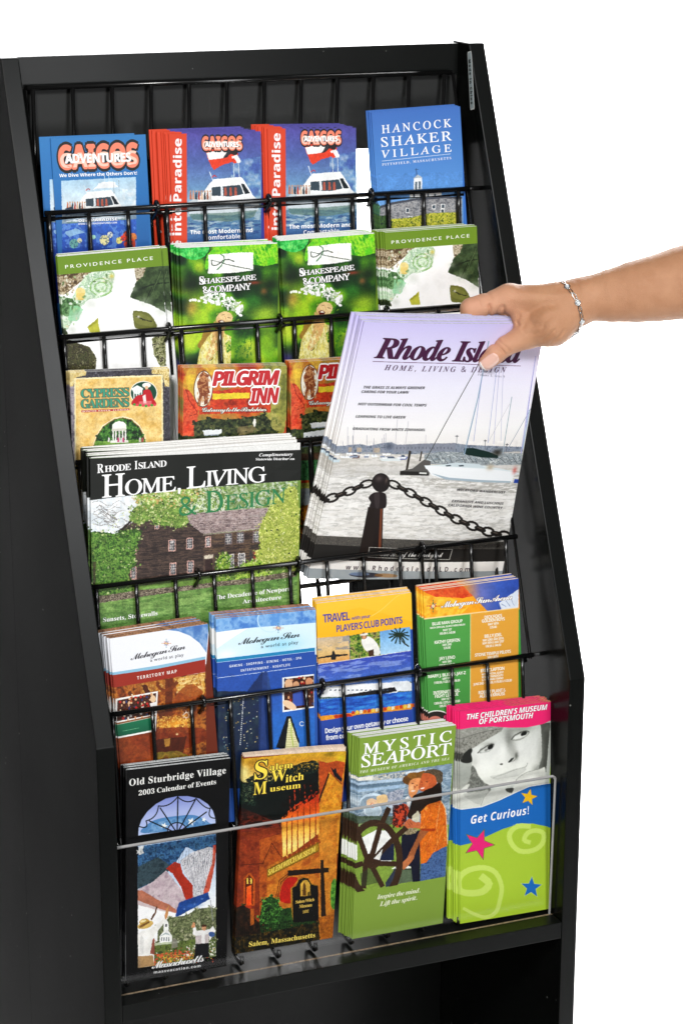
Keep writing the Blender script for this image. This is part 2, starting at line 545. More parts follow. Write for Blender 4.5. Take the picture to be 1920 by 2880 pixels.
    def cloud(self, cols, p, cell, asp=1, a=1, sm=0, seed=None, octs=4):
        # multi-colour noise ramp
        if seed is None:
            self.seed += 1; seed = self.seed
        q = self.c(p)
        if sm: q = smooth_poly(q)
        r = self.mask(q)
        if not r: return self
        n = vnoise(self.h, self.w, cell * self.k, seed, asp, octs)[r[0]]
        n = np.clip((n - .28) / .44, 0, 1) * (len(cols) - 1)
        C_ = np.array([hexc(x) for x in cols]) / 255
        col = np.stack([np.interp(n, range(len(cols)), C_[:, i]) for i in range(3)], -1)
        self.img[r[0]] = self.img[r[0]] * (1 - r[1][..., None] * a) + col * r[1][..., None] * a
        return self
    def leaves(self, cols, p, size=5, n=160, sm=1, edge=9):
        # ragged foliage: leaf dabs along the outline and through the mass
        q = pts_of(p); o = smooth_poly(q, True, 6) if sm else q
        self.seed += 1; r = random.Random(self.seed)
        lo, hi = o.min(0), o.max(0)
        def inside(x, y):
            c_ = False
            for (ax, ay), (bx, by) in zip(o, np.roll(o, -1, 0)):
                if (ay > y) != (by > y) and x < (bx - ax) * (y - ay) / (by - ay) + ax: c_ = not c_
            return c_
        for i in range(n):
            if i % 2:
                k = r.randrange(len(o)); x, y = o[k][0] + r.gauss(0, edge), o[k][1] + r.gauss(0, edge)
            else:
                x, y = r.uniform(lo[0], hi[0]), r.uniform(lo[1], hi[1])
                if not inside(x, y): continue
            self.E(r.choice(cols), x, y, r.uniform(.5, 1.2) * size, r.uniform(.3, .8) * size, r.uniform(0, 180), .85)
        return self
    def photo(self, p, warp=3.0, cell=9, lum=.12, blur=0, sm=0):
        # give a painted area the irregular edges and tonal grain of a printed photograph
        q = self.c(p)
        if sm: q = smooth_poly(q)
        r = self.mask(q, 1)
        if not r: return self
        (sy, sx), m = r
        self.seed += 3
        cw = cell * self.k
        g = lambda i, c_: vnoise(self.h, self.w, c_, 900 + self.seed + i, 1, 3)[sy, sx] - .5
        yy, xx = np.mgrid[sy, sx]
        wk = warp * self.k * 1.1
        ix = np.clip(xx + g(0, cw) * wk * 2, sx.start, sx.stop - 1).astype(int); iy = np.clip(yy + g(1, cw) * wk * 2, sy.start, sy.stop - 1).astype(int)
        out = self.img[iy, ix]
        for _ in range(blur):
            o = np.pad(out, ((1, 1), (1, 1), (0, 0)), 'edge')
            out = (o[1:-1, 1:-1] * 2 + o[:-2, 1:-1] + o[2:, 1:-1] + o[1:-1, :-2] + o[1:-1, 2:]) / 6
        n = 1 + lum * (g(2, max(2.4, cw)) * 2.2 + g(3, max(1.8, cw * .45)) * 1.0) * (1.15 - out.mean(-1) ** 2)
        n = n * (1 + lum * 1.6 * g(4, max(6, cw * 4.5))) 
        out = out * n[..., None]
        self.img[sy, sx] = self.img[sy, sx] * (1 - m[..., None]) + np.clip(out, 0, 1) * m[..., None]
        return self
    def T(self, s, st, x0, y0, x1, y1, h, col='#ffffff', ol=None, ls=1.0, ow=.05, up=None, cap='H', bold=0.0):
        # lettering: baseline from (x0,y0) to (x1,y1), capital height h (frame units)
        a, b = self.uv([(x0, y0), (x1, y1)])
        if up is None:
            t = self.uv([(x0, y0 - h)])[0]; upv = (0, t[1] - a[1])
        else:
            t = self.uv([(x0 + up[0], y0 + up[1])])[0]; upv = (t[0] - a[0], t[1] - a[1])
        self.texts.append((s, st, tuple(a), tuple(b), upv, col, ol, ls, ow, bold))
        return self
    def image(self, name):
        im = bpy.data.images.new(name, self.w, self.h, alpha=False)
        buf = np.ones((self.h, self.w, 4), np.float32)
        x = np.clip(self.img[::-1], 0, 1)
        x = x + .10 * (x * x * (3 - 2 * x) - x) * 2.0            # press contrast
        g = x.mean(-1, keepdims=True)
        buf[..., :3] = np.clip(g + (x - g) * .97, 0, 1)
        im.pixels.foreach_set(buf.ravel())
        im.update()
        im.pack()
        return im

# text styles mapped to the mathematical alphabets that ship inside Blender's own default font stack
ST = {'s': None, 'S': (0x1D5D4, 0x1D5EE, 0x1D7EC), 'b': (0x1D400, 0x1D41A, 0x1D7CE), 'r': (0x1D434, 0x1D44E, None), 'i': (0x1D434, 0x1D44E, None),
      'B': (0x1D468, 0x1D482, 0x1D7CE), 'c': (0x1D4D0, 0x1D4EA, None), 'I': (0x1D63C, 0x1D656, 0x1D7EC), 'n': (0x1D400, 0x1D41A, 0x1D7CE)}
def styled(s, st):
    t = ST[st]
    if not t: return s
    o = ''
    for ch in s:
        if 'A' <= ch <= 'Z': o += chr(t[0] + ord(ch) - 65)
        elif 'a' <= ch <= 'z': o += '\u210e' if (t[1] == 0x1D44E and ch == 'h') else chr(t[1] + ord(ch) - 97)
        elif ch.isdigit() and t[2]: o += chr(t[2] + ord(ch) - 48)
        else: o += ch
    return o
SHEAR = {'r': -.25}
import os
try:      # the symbols font that ships with Blender itself holds these alphabets; the default stack falls back to it anyway, only slower
    MATH_FONT = bpy.data.fonts.load(os.path.join(bpy.utils.system_resource('DATAFILES'), 'fonts', 'NotoSansMath-Regular.woff2'))
except Exception:
    MATH_FONT = None
_tx = []
def text_curve(s, st, ls):
    c = bpy.data.curves.new('lettering', 'FONT')
    c.body = styled(s, st)
    c.resolution_u = 3
    if MATH_FONT and ST[st]: c.font = MATH_FONT
    c.space_character = ls
    c.shear = SHEAR.get(st, 0)
    o = bpy.data.objects.new('lettering', c)
    COL.objects.link(o)
    return o
# corner positions (m) of every front cover, and the same corners on the tracing sheet the artwork was measured on
QUADS = {
    'A': (((0.0217, 0.2304, 0.7609), (0.1117, 0.2303, 0.7606), (0.1109, 0.2053, 0.5682), (0.0209, 0.2054, 0.5686)), ((143.0, 389.0), (409.0, 378.0), (442.1, 965.3), (180.7, 985.3))),
    'B': (((0.1344, 0.2302, 0.7599), (0.2248, 0.2301, 0.7586), (0.2221, 0.2051, 0.5663), (0.1317, 0.2052, 0.5675)), ((475.0, 377.0), (732.0, 369.0), (754.5, 945.6), (501.7, 962.4))),
    'C': (((0.2321, 0.2303, 0.7606), (0.3221, 0.2300, 0.7578), (0.3161, 0.2050, 0.5656), (0.2260, 0.2053, 0.5683)), ((752.0, 362.0), (1000.0, 359.0), (1009.4, 927.0), (765.0, 938.6))),
    'D': (((0.3391, 0.2317, 0.7712), (0.4326, 0.2320, 0.7736), (0.4377, 0.2070, 0.5813), (0.3441, 0.2067, 0.5789)), ((1044.0, 317.0), (1292.0, 299.0), (1325.8, 856.2), (1082.2, 882.3))),
    'E': (((0.0140, 0.1926, 0.6586), (0.1125, 0.1929, 0.6605), (0.1163, 0.1679, 0.4682), (0.0178, 0.1676, 0.4663)), ((161.0, 722.0), (452.0, 697.0), (497.9, 1279.3), (212.4, 1313.8))),
    'F': (((0.1310, 0.1927, 0.6591), (0.2273, 0.1925, 0.6575), (0.2240, 0.1675, 0.4651), (0.1277, 0.1677, 0.4667)), ((506.0, 698.0), (780.0, 685.0), (800.3, 1258.2), (530.7, 1280.5))),
    'G': (((0.2299, 0.1928, 0.6596), (0.3264, 0.1929, 0.6609), (0.3290, 0.1679, 0.4685), (0.2325, 0.1677, 0.4672)), ((787.0, 678.0), (1052.0, 657.0), (1083.6, 1219.9), (823.2, 1249.6))),
    'H': (((0.3372, 0.1930, 0.6612), (0.4345, 0.1930, 0.6617), (0.4354, 0.1680, 0.4693), (0.3381, 0.1680, 0.4689)), ((1081.0, 654.0), (1339.0, 636.0), (1361.4, 1189.8), (1107.6, 1216.4))),
    'I': (((0.0115, 0.1522, 0.5595), (0.1050, 0.1517, 0.5558), (0.0971, 0.1267, 0.3635), (0.0037, 0.1272, 0.3673)), ((197.0, 1048.0), (475.0, 1036.0), (487.2, 1619.3), (213.4, 1640.8))),
    'J': (((0.1180, 0.1516, 0.5554), (0.2203, 0.1508, 0.5491), (0.2083, 0.1258, 0.3570), (0.1060, 0.1267, 0.3634)), ((513.0, 1034.0), (806.0, 1028.0), (801.8, 1600.5), (512.6, 1616.8))),
    'K': (((0.2230, 0.1512, 0.5518), (0.3235, 0.1508, 0.5492), (0.3183, 0.1258, 0.3569), (0.2178, 0.1262, 0.3595)), ((813.0, 1019.0), (1090.0, 1003.0), (1100.6, 1564.7), (827.8, 1590.1))),
    'M1': (((0.0177, 0.1150, 0.4879), (0.2183, 0.1136, 0.4772), (0.2043, 0.0799, 0.2178), (0.0037, 0.0813, 0.2284)), ((254.0, 1289.0), (841.0, 1263.0), (840.9, 2032.8), (264.9, 2086.0))),
    'L': (((0.0172, 0.0674, 0.3316), (0.1105, 0.0677, 0.3337), (0.1148, 0.0427, 0.1413), (0.0215, 0.0424, 0.1393)), ((308.0, 1796.0), (584.0, 1754.0), (629.5, 2324.5), (358.8, 2375.0))),
    'M': (((0.1187, 0.0682, 0.3373), (0.2165, 0.0677, 0.3340), (0.2099, 0.0427, 0.1417), (0.1120, 0.0432, 0.1450)), ((607.0, 1740.0), (887.0, 1714.0), (896.6, 2279.7), (620.8, 2315.0))),
    'N': (((0.2172, 0.0684, 0.3393), (0.3138, 0.0683, 0.3385), (0.3123, 0.0433, 0.1461), (0.2156, 0.0434, 0.1469)), ((888.0, 1698.0), (1155.0, 1666.0), (1174.5, 2221.4), (911.8, 2262.1))),
    'O': (((0.3263, 0.0683, 0.3384), (0.4267, 0.0683, 0.3387), (0.4272, 0.0433, 0.1463), (0.3268, 0.0433, 0.1460)), ((1189.0, 1662.0), (1456.0, 1627.0), (1476.0, 2171.9), (1213.4, 2215.5))),
    'P': (((0.0210, 0.0384, 0.2145), (0.1203, 0.0382, 0.2109), (0.1098, 0.0259, 0.0064), (0.0112, 0.0261, 0.0101)), ((355.0, 2166.0), (647.0, 2132.0), (637.0, 2717.0), (353.0, 2760.0))),
    'Q': (((0.1338, 0.0381, 0.2096), (0.2339, 0.0376, 0.2018), (0.2173, 0.0264, 0.0152), (0.1179, 0.0265, 0.0168)), ((686.0, 2130.0), (969.0, 2109.0), (935.0, 2637.0), (659.0, 2684.0))),
    'R': (((0.2493, 0.0382, 0.2111), (0.3488, 0.0381, 0.2096), (0.3327, 0.0260, 0.0091), (0.2374, 0.0261, 0.0100)), ((1011.0, 2076.0), (1281.0, 2039.0), (1244.0, 2596.0), (990.0, 2641.0))),
    'S': (((0.3531, 0.0389, 0.2226), (0.4525, 0.0387, 0.2192), (0.4483, 0.0257, 0.0031), (0.3513, 0.0258, 0.0049)), ((1292.0, 2001.0), (1553.0, 1971.0), (1542.0, 2556.0), (1293.0, 2598.0))),
    'T': (((0.2646, 0.0682, 0.6033), (0.4547, 0.0801, 0.5856), (0.4323, 0.1153, 0.3263), (0.2211, 0.1010, 0.3534)), ((1024.0, 905.0), (1533.0, 908.0), (1410.0, 1620.0), (863.6, 1627.7))),
}
# ------------------------------------------------------------------ artwork of each cover
def px(q): return q[1]

def dive_boat(a, x, y, s, sky=True):
    """motor yacht with flags, drawn in a 330 x 520 box at (x, y) scaled by s"""
    def m(p): return [(x + float(i) * s, y + float(j) * s) for i, j in (q.split(',') for q in p.split())]
    # hull and deckhouse
    a.P('#c9d3da', m('0,330 60,300 95,255 110,236 250,228 262,236 290,292 330,330 320,372 180,392 6,384'))
    a.P('#f4f6f6', m('60,300 100,244 120,224 246,214 262,236 300,300 330,326 326,344 190,330 40,336'))
    a.P('#3a4a55', m('110,262 240,250 256,292 200,304 110,300'))
    a.P('#dfe6ea', m('150,258 160,256 164,300 152,302')).P('#1b242b', m('244,246 258,246 286,290 262,292'))
    a.P('#8a98a4', m('20,336 190,332 322,346 318,360 190,350 24,356'))
    a.P('#5d7a70', m('6,384 180,378 320,366 300,400 190,420 20,410'), .7)
    for i, c in enumerate(['#b86a4a', '#d8a080', '#31404a', '#c05848', '#e0b898', '#2a3438', '#9a5a40', '#d0c8c0']):
        a.P(c, m('%d,300 %d,284 %d,284 %d,318 %d,318' % (8 + i * 13, 11 + i * 13, 16 + i * 13, 18 + i * 13, 8 + i * 13)))
        a.E('#c89878', x + (13 + i * 13) * s, y + 280 * s, 4 * s)
    for i in (168, 192, 214): a.P('#b05a48', m('%d,262 %d,262 %d,300 %d,300' % (i, i + 9, i + 12, i - 1)))
    a.L('#c9d6de', 3 * s, m('210,140 213,222')).L('#c9d6de', 3 * s, m('232,120 236,216')).L('#dfe8ee', 3 * s, m('100,190 118,240'))
    a.L('#c03838', 4 * s, m('112,216 122,206 132,214'))
    return m

def flags(a, m):
    a.P('#e8462c', m('82,92 104,70 150,62 172,70 196,54 214,70 232,110 214,140 190,150 160,158 120,182 110,170 92,130'))
    a.P('#f6f3f0', m('86,104 150,88 196,92 190,112 160,128 96,136'))
    a.P('#20262c', m('196,40 214,66 232,96 222,116 196,108 180,124 160,130 176,104 186,78'), .9)
    a.P('#f4f0ee', m('200,120 226,112 244,140 240,150 214,150'), .95).P('#e04028', m('196,132 212,128 226,148 212,152'))

def caicos_logo(a, x0, x1, y, h, slope):
    # outlined logo word with a second word over it
    w_ = x1 - x0
    a.T('CAICOS', 'S', x0, y, x1, y + slope, h, '#f08468', ol='#141414', ow=.05, bold=.03)
    a.T('CAICOS', 'S', x0 + w_ * .01, y - h * .06, x1 - w_ * .01, y + slope - h * .06, h * .62, '#f7c9b6', bold=-.004)
    a.T('ADVENTURES', 'S', x0 + w_ * .07, y - h * .26, x1 - w_ * .09, y + slope * .9 - h * .22, h * .38, '#ffffff', ol='#141414', ow=.07, bold=.025, ls=.94)

def art_A():
    a = Art(px(QUADS['A']), base='#2f6fac', fr=1)
    a.R([(520, '#3a7cb8'), (800, '#2f72b2'), (1110, '#28609c')], '225,515 680,505 690,1300 225,1300')
    caicos_logo(a, 276, 634, 680, 108, -14)
    a.T('We Dive Where the Others Don\'t!', 'S', 274, 716, 630, 704, 15, '#ffffff')
    a.R([(720, '#a9cbe4'), (800, '#c6dbe8'), (880, '#d6e2ea'), (900, '#9fb2c0'), (925, '#7f95a6')], '282,732 624,714 626,912 286,932')
    a.cloud(['#b4d0e4', '#d9e6ee', '#f2f4f4'], '560,770 622,768 624,850 570,850', 20, a=.6)
    m = dive_boat(a, 300, 590, .86)
    a.L('#f2f4f4', 5, '430,772 470,740 520,738 540,760').P('#e9edf0', '440,768 452,742 530,738 534,762')
    a.L('#8f9aa2', 2, '520,730 524,790').L('#8f9aa2', 2, '545,728 548,790')
    a.P('#3a4858', '300,860 330,850 340,880 306,890')
    a.N('#6b8296', '284,880 626,870 626,915 286,932', 7, .5, .7, asp=5)
    a.R([(920, '#3a66c0'), (1000, '#2450a8'), (1120, '#16307c')], '286,930 626,908 630,1300 286,1300')
    a.N('#7ba4dc', '286,930 626,910 628,1040 286,1040', 26, .56, .5)
    a.P('#8fb6d8', '300,965 350,950 392,970 350,978 318,990 300,975', .9)
    for cx, cy, r, c in ((340, 1020, 22, '#6fae9c'), (366, 1006, 12, '#d8d0a0'), (480, 1004, 24, '#e8d890'), (548, 1006, 16, '#f0dc70'), (505, 980, 14, '#f0ead0'),
                         (586, 985, 24, '#d84818'), (612, 990, 18, '#e88030'), (566, 996, 14, '#e03a20'), (430, 990, 10, '#9fd0b0'), (596, 1022, 30, '#c83c14')):
        a.E(c, cx, cy, r * .9, r, a=.9).N('#20406c', [(cx - r, cy - r), (cx + r, cy - r), (cx + r, cy + r), (cx - r, cy + r)], 7, .6, .6)
    a.photo('284,732 626,712 630,1100 284,1100', 1.6, 7, .12)
    a.T('DIVEPARADISE', 'S', 362, 922, 540, 914, 13, '#ffffff', ol='#2b4a78', ow=.03)
    a.T('WWW.CAICOSADVENTURES.COM', 'S', 360, 935, 538, 928, 7.5, '#f0f4f8')
    return a

def art_BC(key, dx, dy, lean):
    a = Art(px(QUADS[key]), base='#3a3f94', fr=1)
    # drawn in the coordinates of the left one, shifted for the right one
    ox, oy, s = FR[1]
    a.fr = (ox + dx / s, oy + dy / s, s)
    a.R([(515, '#56509c'), (640, '#5466a4'), (760, '#6a90ba'), (850, '#9cbccc')], '770,515 1200,500 1200,880 770,880')
    a.cloud(['#3f57a8', '#6f9cc8', '#cfe0e8'], '1060,640 1195,620 1195,830 1060,840', 34, a=.55)
    a.R([(840, '#7f9fae'), (900, '#5f86a4'), (1000, '#3c6498'), (1080, '#2a3c88')], '858,860 1200,840 1200,1100 856,1110')
    a.N('#b6c6ca', '858,870 1195,850 1195,960 858,970', 8, .55, .65, asp=5)
    a.N('#25407a', '858,890 1195,880 1195,1000 858,1000', 8, .58, .6, asp=6)
    m = dive_boat(a, 862, 500, 1.0)
    flags(a, m)
    a.photo('858,516 1200,500 1200,1100 856,1100', 1.3, 7, .10)
    a.R([(1000, '#2c3a92'), (1300, '#24307c')], '856,1040 1200,1020 1210,1500 850,1500')
    a.P('#d8492c', '770,517 858,514 862,1500 775,1500')
    caicos_logo(a, 930, 1112, 592, 62, -2)
    a.T('Dive into Paradise', 'S', 832, 1148, 834, 540, 34, '#f6eeee', up=(-36, 0), bold=.01)
    a.T('The most Modern and', 'S', 874, 978, 1160, 968, 19, '#ffffff')
    a.T('Comfortable', 'S', 940, 1004, 1104, 996, 19, '#f0f0f8')
    return a

def art_D():
    a = Art(px(QUADS['D']), base='#3d74c6', fr=2)
    a.R([(400, '#4672bc'), (600, '#5084ca'), (780, '#5f95da'), (860, '#7aa8dc')], '210,380 650,380 660,1300 210,1300')
    # cupola
    a.P('#e8edf0', '428,720 466,714 466,770 428,776').P('#aab6c0', '424,722 446,704 468,716').P('#5a6a78', '434,738 444,737 444,770 434,771').P('#5a6a78', '450,736 460,735 460,768 450,769')
    a.L('#304868', 2.5, '442,706 440,676').L('#304868', 2, '434,682 450,680')
    a.P('#eef1f2', '408,780 556,766 556,806 412,812').P('#8c98a0', '408,812 556,804 556,814 408,822')
    for i in range(4): a.P('#59636c', [(425 + i * 32, 792), (433 + i * 32, 791), (433 + i * 32, 806), (425 + i * 32, 807)])
    # round stone barn
    a.P('#8e8f92', '262,858 330,836 440,818 560,808 650,812 650,1300 262,1300')
    a.cloud(['#6c6e74', '#8f9094', '#a6a6a6', '#7c7e84'], '262,858 330,836 440,818 560,808 650,812 650,1300 262,1300', 7, asp=1.8, octs=2)
    a.P('#4a4e58', '262,852 330,830 440,812 560,802 650,806 650,814 560,812 440,822 330,842 262,862')
    a.R([(770, '#4f8ad8'), (1100, '#8fb4dc')], '210,790 262,840 262,1100 210,1100')
    a.cloud(['#24443c', '#3a6a54', '#5b8a5c', '#223c3c'], '215,880 262,830 275,850 268,950 215,960', 12)
    for cx, cy in ((400, 868), (520, 852), (562, 850), (560, 872), (412, 905)):
        a.P('#e8eaea', [(cx - 9, cy - 11), (cx + 9, cy - 12), (cx + 9, cy + 10), (cx - 9, cy + 11)]).P('#42505c', [(cx - 6, cy - 8), (cx + 6, cy - 9), (cx + 6, cy + 7), (cx - 6, cy + 8)])
    a.cloud(['#6a7a20', '#a8aa34', '#d8ce54', '#4a6028'], '300,910 420,900 500,880 640,876 650,1300 250,1300 240,930', 9)
    a.cloud(['#28442c', '#4a6a34', '#1c3028'], '212,900 300,890 330,920 300,1300 212,1300', 10)
    a.photo('212,700 652,690 652,1200 212,1200', 1.6, 6, .12)
    a.T('HANCOCK', 'r', 283, 515, 602, 484, 37, ls=1.25, bold=.006)
    a.T('SHAKER', 'r', 281, 577, 603, 546, 43, ls=1.15, bold=.006)
    a.T('VILLAGE', 'r', 282, 628, 601, 598, 34, ls=1.3, bold=.006)
    a.L('#e8eef8', 2, '284,642 597,609')
    a.T('PITTSFIELD, MASSACHUSETTS', 'b', 284, 664, 600, 633, 11, '#eef2fa', ls=1.25)
    return a

def art_EH(key, dx, dy, sc=1.0):
    a = Art(px(QUADS[key]), base='#fbfcfb', fr=3)
    # remap: crop-3 coordinates of the left one onto this quad through uv
    if key == 'H':
        a.Hm = homography(px(QUADS['E']), [(0, 1), (1, 1), (1, 0), (0, 0)])
    a.P('#ffffff', '110,100 730,60 760,1300 110,1300')
    a.cloud(['#4c3c28', '#7c6848', '#c8bca0', '#8a7860'], '118,220 420,190 260,250 160,330 128,330', 16)
    a.cloud(['#8a7c60', '#d6ccb4', '#5c4c38'], '545,180 612,170 600,240 548,275', 12)
    a.cloud(['#b9d8b0', '#e2efda', '#8cb48a', '#f4f8f0'], '300,210 410,195 440,240 425,310 350,350 290,360 220,440 190,500 150,540 135,470 210,330 250,260', 14, sm=1)
    a.cloud(['#2c4c28', '#5a8450', '#7aa070'], '128,340 200,350 250,400 232,440 170,450 128,430', 12)
    for r in (60, 48, 34, 20): a.L('#7cae52' if r in (60, 34) else '#dcead2', 5, [(360 + r * math.cos(t), 288 + r * .8 * math.sin(t)) for t in np.linspace(0, 6.28, 16)], .8)
    a.E('#e9d38a', 247, 316, 27, 27).E('#d6b860', 247, 352, 24, 8).P('#e2c672', '222,320 272,320 270,352 224,352')
    a.P('#8fcf9c', '190,395 240,390 262,410 230,480 180,470', .8)
    a.B('#d8c048', 418, 228, 12, 14, .9)
    rq = random.Random(77)
    for i in range(70):
        x, y = rq.uniform(130, 400), rq.uniform(205, 520)
        if 120 < x + (y - 200) * .8 < 470: a.E(rq.choice(['#e8f0e0', '#6c8c54', '#a4c890', '#d8d0a8', '#4c6838', '#f8faf4']), x, y, rq.uniform(4, 13), rq.uniform(3, 9), rq.uniform(0, 180), .75)
    for i in range(40): a.E(rq.choice(['#e8dcc8', '#8c7658', '#c8b898']), rq.uniform(135, 215), rq.uniform(225, 330), rq.uniform(4, 9), 4, rq.uniform(0, 180), .8)
    # silver garment shadow and dark green clutch
    a.cloud(['#26371f', '#36492a', '#4a5f3a'], '612,170 700,165 715,430 640,385 560,362 505,350 540,270 590,230', 22)
    a.P('#1b2818', '560,300 640,270 700,262 700,268 640,280 566,310', .8).L('#16210f', 4, '640,290 600,380').L('#5c7048', 3, '690,200 640,330')
    a.P('#fdfdfc', '440,190 540,180 556,250 545,280 520,345 600,372 715,432 730,1300 390,1300 395,600 250,580 185,545 215,490 330,360 420,320')
    for bx, by, br in ((540, 300, 26), (600, 372, 40), (690, 420, 40), (420, 250, 26), (300, 380, 40), (230, 440, 30), (200, 520, 26)): a.B('#b8c0b0', bx, by, br, br * .7, .45)
    a.P('#6d7034', '537,424 560,418 620,432 655,470 668,508 640,518 560,515 542,490', sm=1).P('#8a8c48', '545,430 620,450 650,500 560,490', .5, sm=1)
    a.L('#26261a', 6, '556,450 590,468 640,476').B('#e8e4d8', 565, 452, 8, 6, .9)
    a.P('#b9b840', '285,508 342,460 356,534 300,538').P('#9a9a2c', '285,508 342,460 342,478 300,512')
    a.cloud(['#33381c', '#5a5a34', '#2a2416', '#7a7a58'], '170,575 220,590 300,620 335,680 330,760 170,760', 12)
    a.cloud(['#232f18', '#4a5a2c'], '135,520 165,515 180,548 150,552', 12)
    a.cloud(['#3a3c20', '#6c7040', '#b8b890', '#2a2418'], '640,570 715,540 720,720 690,730 650,660', 12)
    a.photo('118,170 735,160 735,800 118,800', 3.5, 12, .07)
    a.P('#6f8f26', '110,95 700,50 760,60 760,182 700,172 120,222')
    a.T('PROVIDENCE PLACE', 's', 165, 187, 646, 138, 19, '#f4f8ea', ls=1.45, bold=.012)
    if key == 'H': pass
    return a

def art_FG(key):
    a = Art(px(QUADS[key]), base='#5a7a1c', fr=4)
    a.Hm = homography(px(QUADS['G']), [(0, 1), (1, 1), (1, 0), (0, 0)])
    bg = '40,240 640,190 660,1400 40,1400'
    a.cloud(['#0e2a10', '#16401a', '#5c9a1c', '#a8cc2c'], bg, 120, octs=2)
    a.B('#081c0c', 130, 470, 110, 70, .95).B('#0a1e0e', 590, 460, 90, 60, .9).B('#0c2410', 420, 330, 90, 60, .5)
    a.B('#d8a84a', 140, 620, 40, 60, .8).B('#9cd028', 180, 690, 60, 60, .8).B('#b8dc38', 570, 640, 90, 60, .8).B('#3a8a28', 500, 560, 50, 40, .6)
    a.B('#c83a28', 500, 450, 40, 12, .6).B('#e08048', 560, 500, 20, 20, .5)
    a.B('#c4dc3c', 100, 800, 60, 90, .9).B('#8cba24', 590, 800, 60, 120, .8).B('#e0dc50', 480, 860, 50, 60, .6).B('#5a48a0', 90, 980, 60, 40, .8).B('#7a9c1c', 400, 900, 90, 80, .4)
    # leaves
    a.cloud(['#1f9a34', '#3cc45a', '#7adc6c'], '60,250 180,225 230,240 215,290 150,325 65,300', 20, sm=1)
    a.cloud(['#3aa81e', '#8ad42a', '#5cc41e'], '245,265 300,225 430,215 500,235 480,300 300,330 215,380 218,300', 26, sm=1)
    a.cloud(['#2f9c16', '#9ade28', '#5cc41c'], '430,225 635,195 640,330 560,350 490,340 480,280', 30)
    for i in range(7):
        a.L('#c8f05c', 3, [(450 + i * 26, 222 + i * 2), (500 + i * 20, 340 - i * 8)], .7)
        a.L('#1c7a20', 2, [(80 + i * 20, 250), (100 + i * 14, 310)], .6)
    # logo card with the crossed pen strokes
    a.P('#fbfbf6', '226,290 300,284 400,272 492,268 495,376 400,392 300,402 226,404 230,350')
    a.L('#1c3020', 4, '245,322 300,335 360,350 490,372', sm=1)
    a.L('#1c3020', 5, '246,324 252,352 275,352 300,336 320,320 350,316 380,326', sm=1)
    a.L('#2a6a3a', 5, '300,285 320,300 318,330 300,360 280,380', sm=1)
    # blossom crown
    r = random.Random(4)
    for i in range(9): a.E('#eef4e4', 130 + i * 15 + r.uniform(-4, 4), 578 - i * 5 + r.uniform(-12, 12), 9, 8)
    for i in range(120):
        t = r.uniform(0, 1); cx = 205 + 230 * t; cy = 545 + 80 * t * t + r.uniform(-40, 34)
        a.E('#ffffff' if i % 3 else '#b8c4ac', cx, cy, r.uniform(7, 14), r.uniform(4, 8), r.uniform(0, 180))
    for i in range(16): a.E(['#6a9428', '#9ab840', '#2c5018'][i % 3], 280 + r.uniform(0, 190), 620 + r.uniform(-10, 60), 9, 4, r.uniform(0, 180))
    # laughing woman
    a.P('#9a7030', '210,740 240,720 260,760 250,820 205,860 175,840 200,790', .9, sm=1)
    a.P('#e8c48c', '292,650 330,628 366,640 380,670 356,706 304,712 280,690', sm=1).B('#b8844c', 290, 690, 16, 20, .5).B('#f4d49c', 345, 668, 20, 16, .7)
    a.P('#dcb070', '272,690 300,716 340,712 330,740 292,752 270,720', .9, sm=1)
    a.P('#5c1408', '296,688 318,682 334,694 318,710 300,708', sm=1).P('#f4ead8', '300,690 318,684 330,692 316,696')
    a.L('#6a3818', 3, '315,652 332,648').L('#6a3818', 3, '350,664 368,668').L('#b87838', 3, '334,658 340,676')
    a.P('#e0b070', '262,745 330,745 322,800 300,860 252,925 215,915 240,850 258,800', sm=1)
    a.P('#e4d678', '175,960 190,860 235,785 262,755 255,820 225,910 240,930 262,925 310,850 330,760 372,780 376,1200 170,1200')
    a.N('#f4eeb4', '175,960 190,860 262,755 310,850 330,760 372,780 376,1200 170,1200', 20, .52, .8, asp=.4)
    a.N('#a89838', '175,960 190,860 262,755 310,850 330,760 372,780 376,1200 170,1200', 16, .62, .6, asp=.3)
    a.cloud(['#2c5a18', '#5c9428', '#d0dc60'], '340,820 365,800 375,860 350,880', 10)
    a.N('#2f6a1c', '400,740 490,720 500,960 396,970', 14, .55, .7)
    a.photo('50,220 640,200 650,1200 50,1200', 1.6, 6, .14)
    a.T('SHAKESPEARE', 'r', 180, 470, 514, 432, 30, '#ffffff', ol='#101410', ow=.03, bold=.012, ls=.9)
    a.T('S', 'r', 180, 472, 208, 469, 46, '#ffffff', ol='#101410', ow=.03, bold=.01)
    a.T('&COMPANY', 'r', 202, 524, 486, 492, 38, '#ffffff', ol='#101410', ow=.03, bold=.012, ls=.88)
    return a

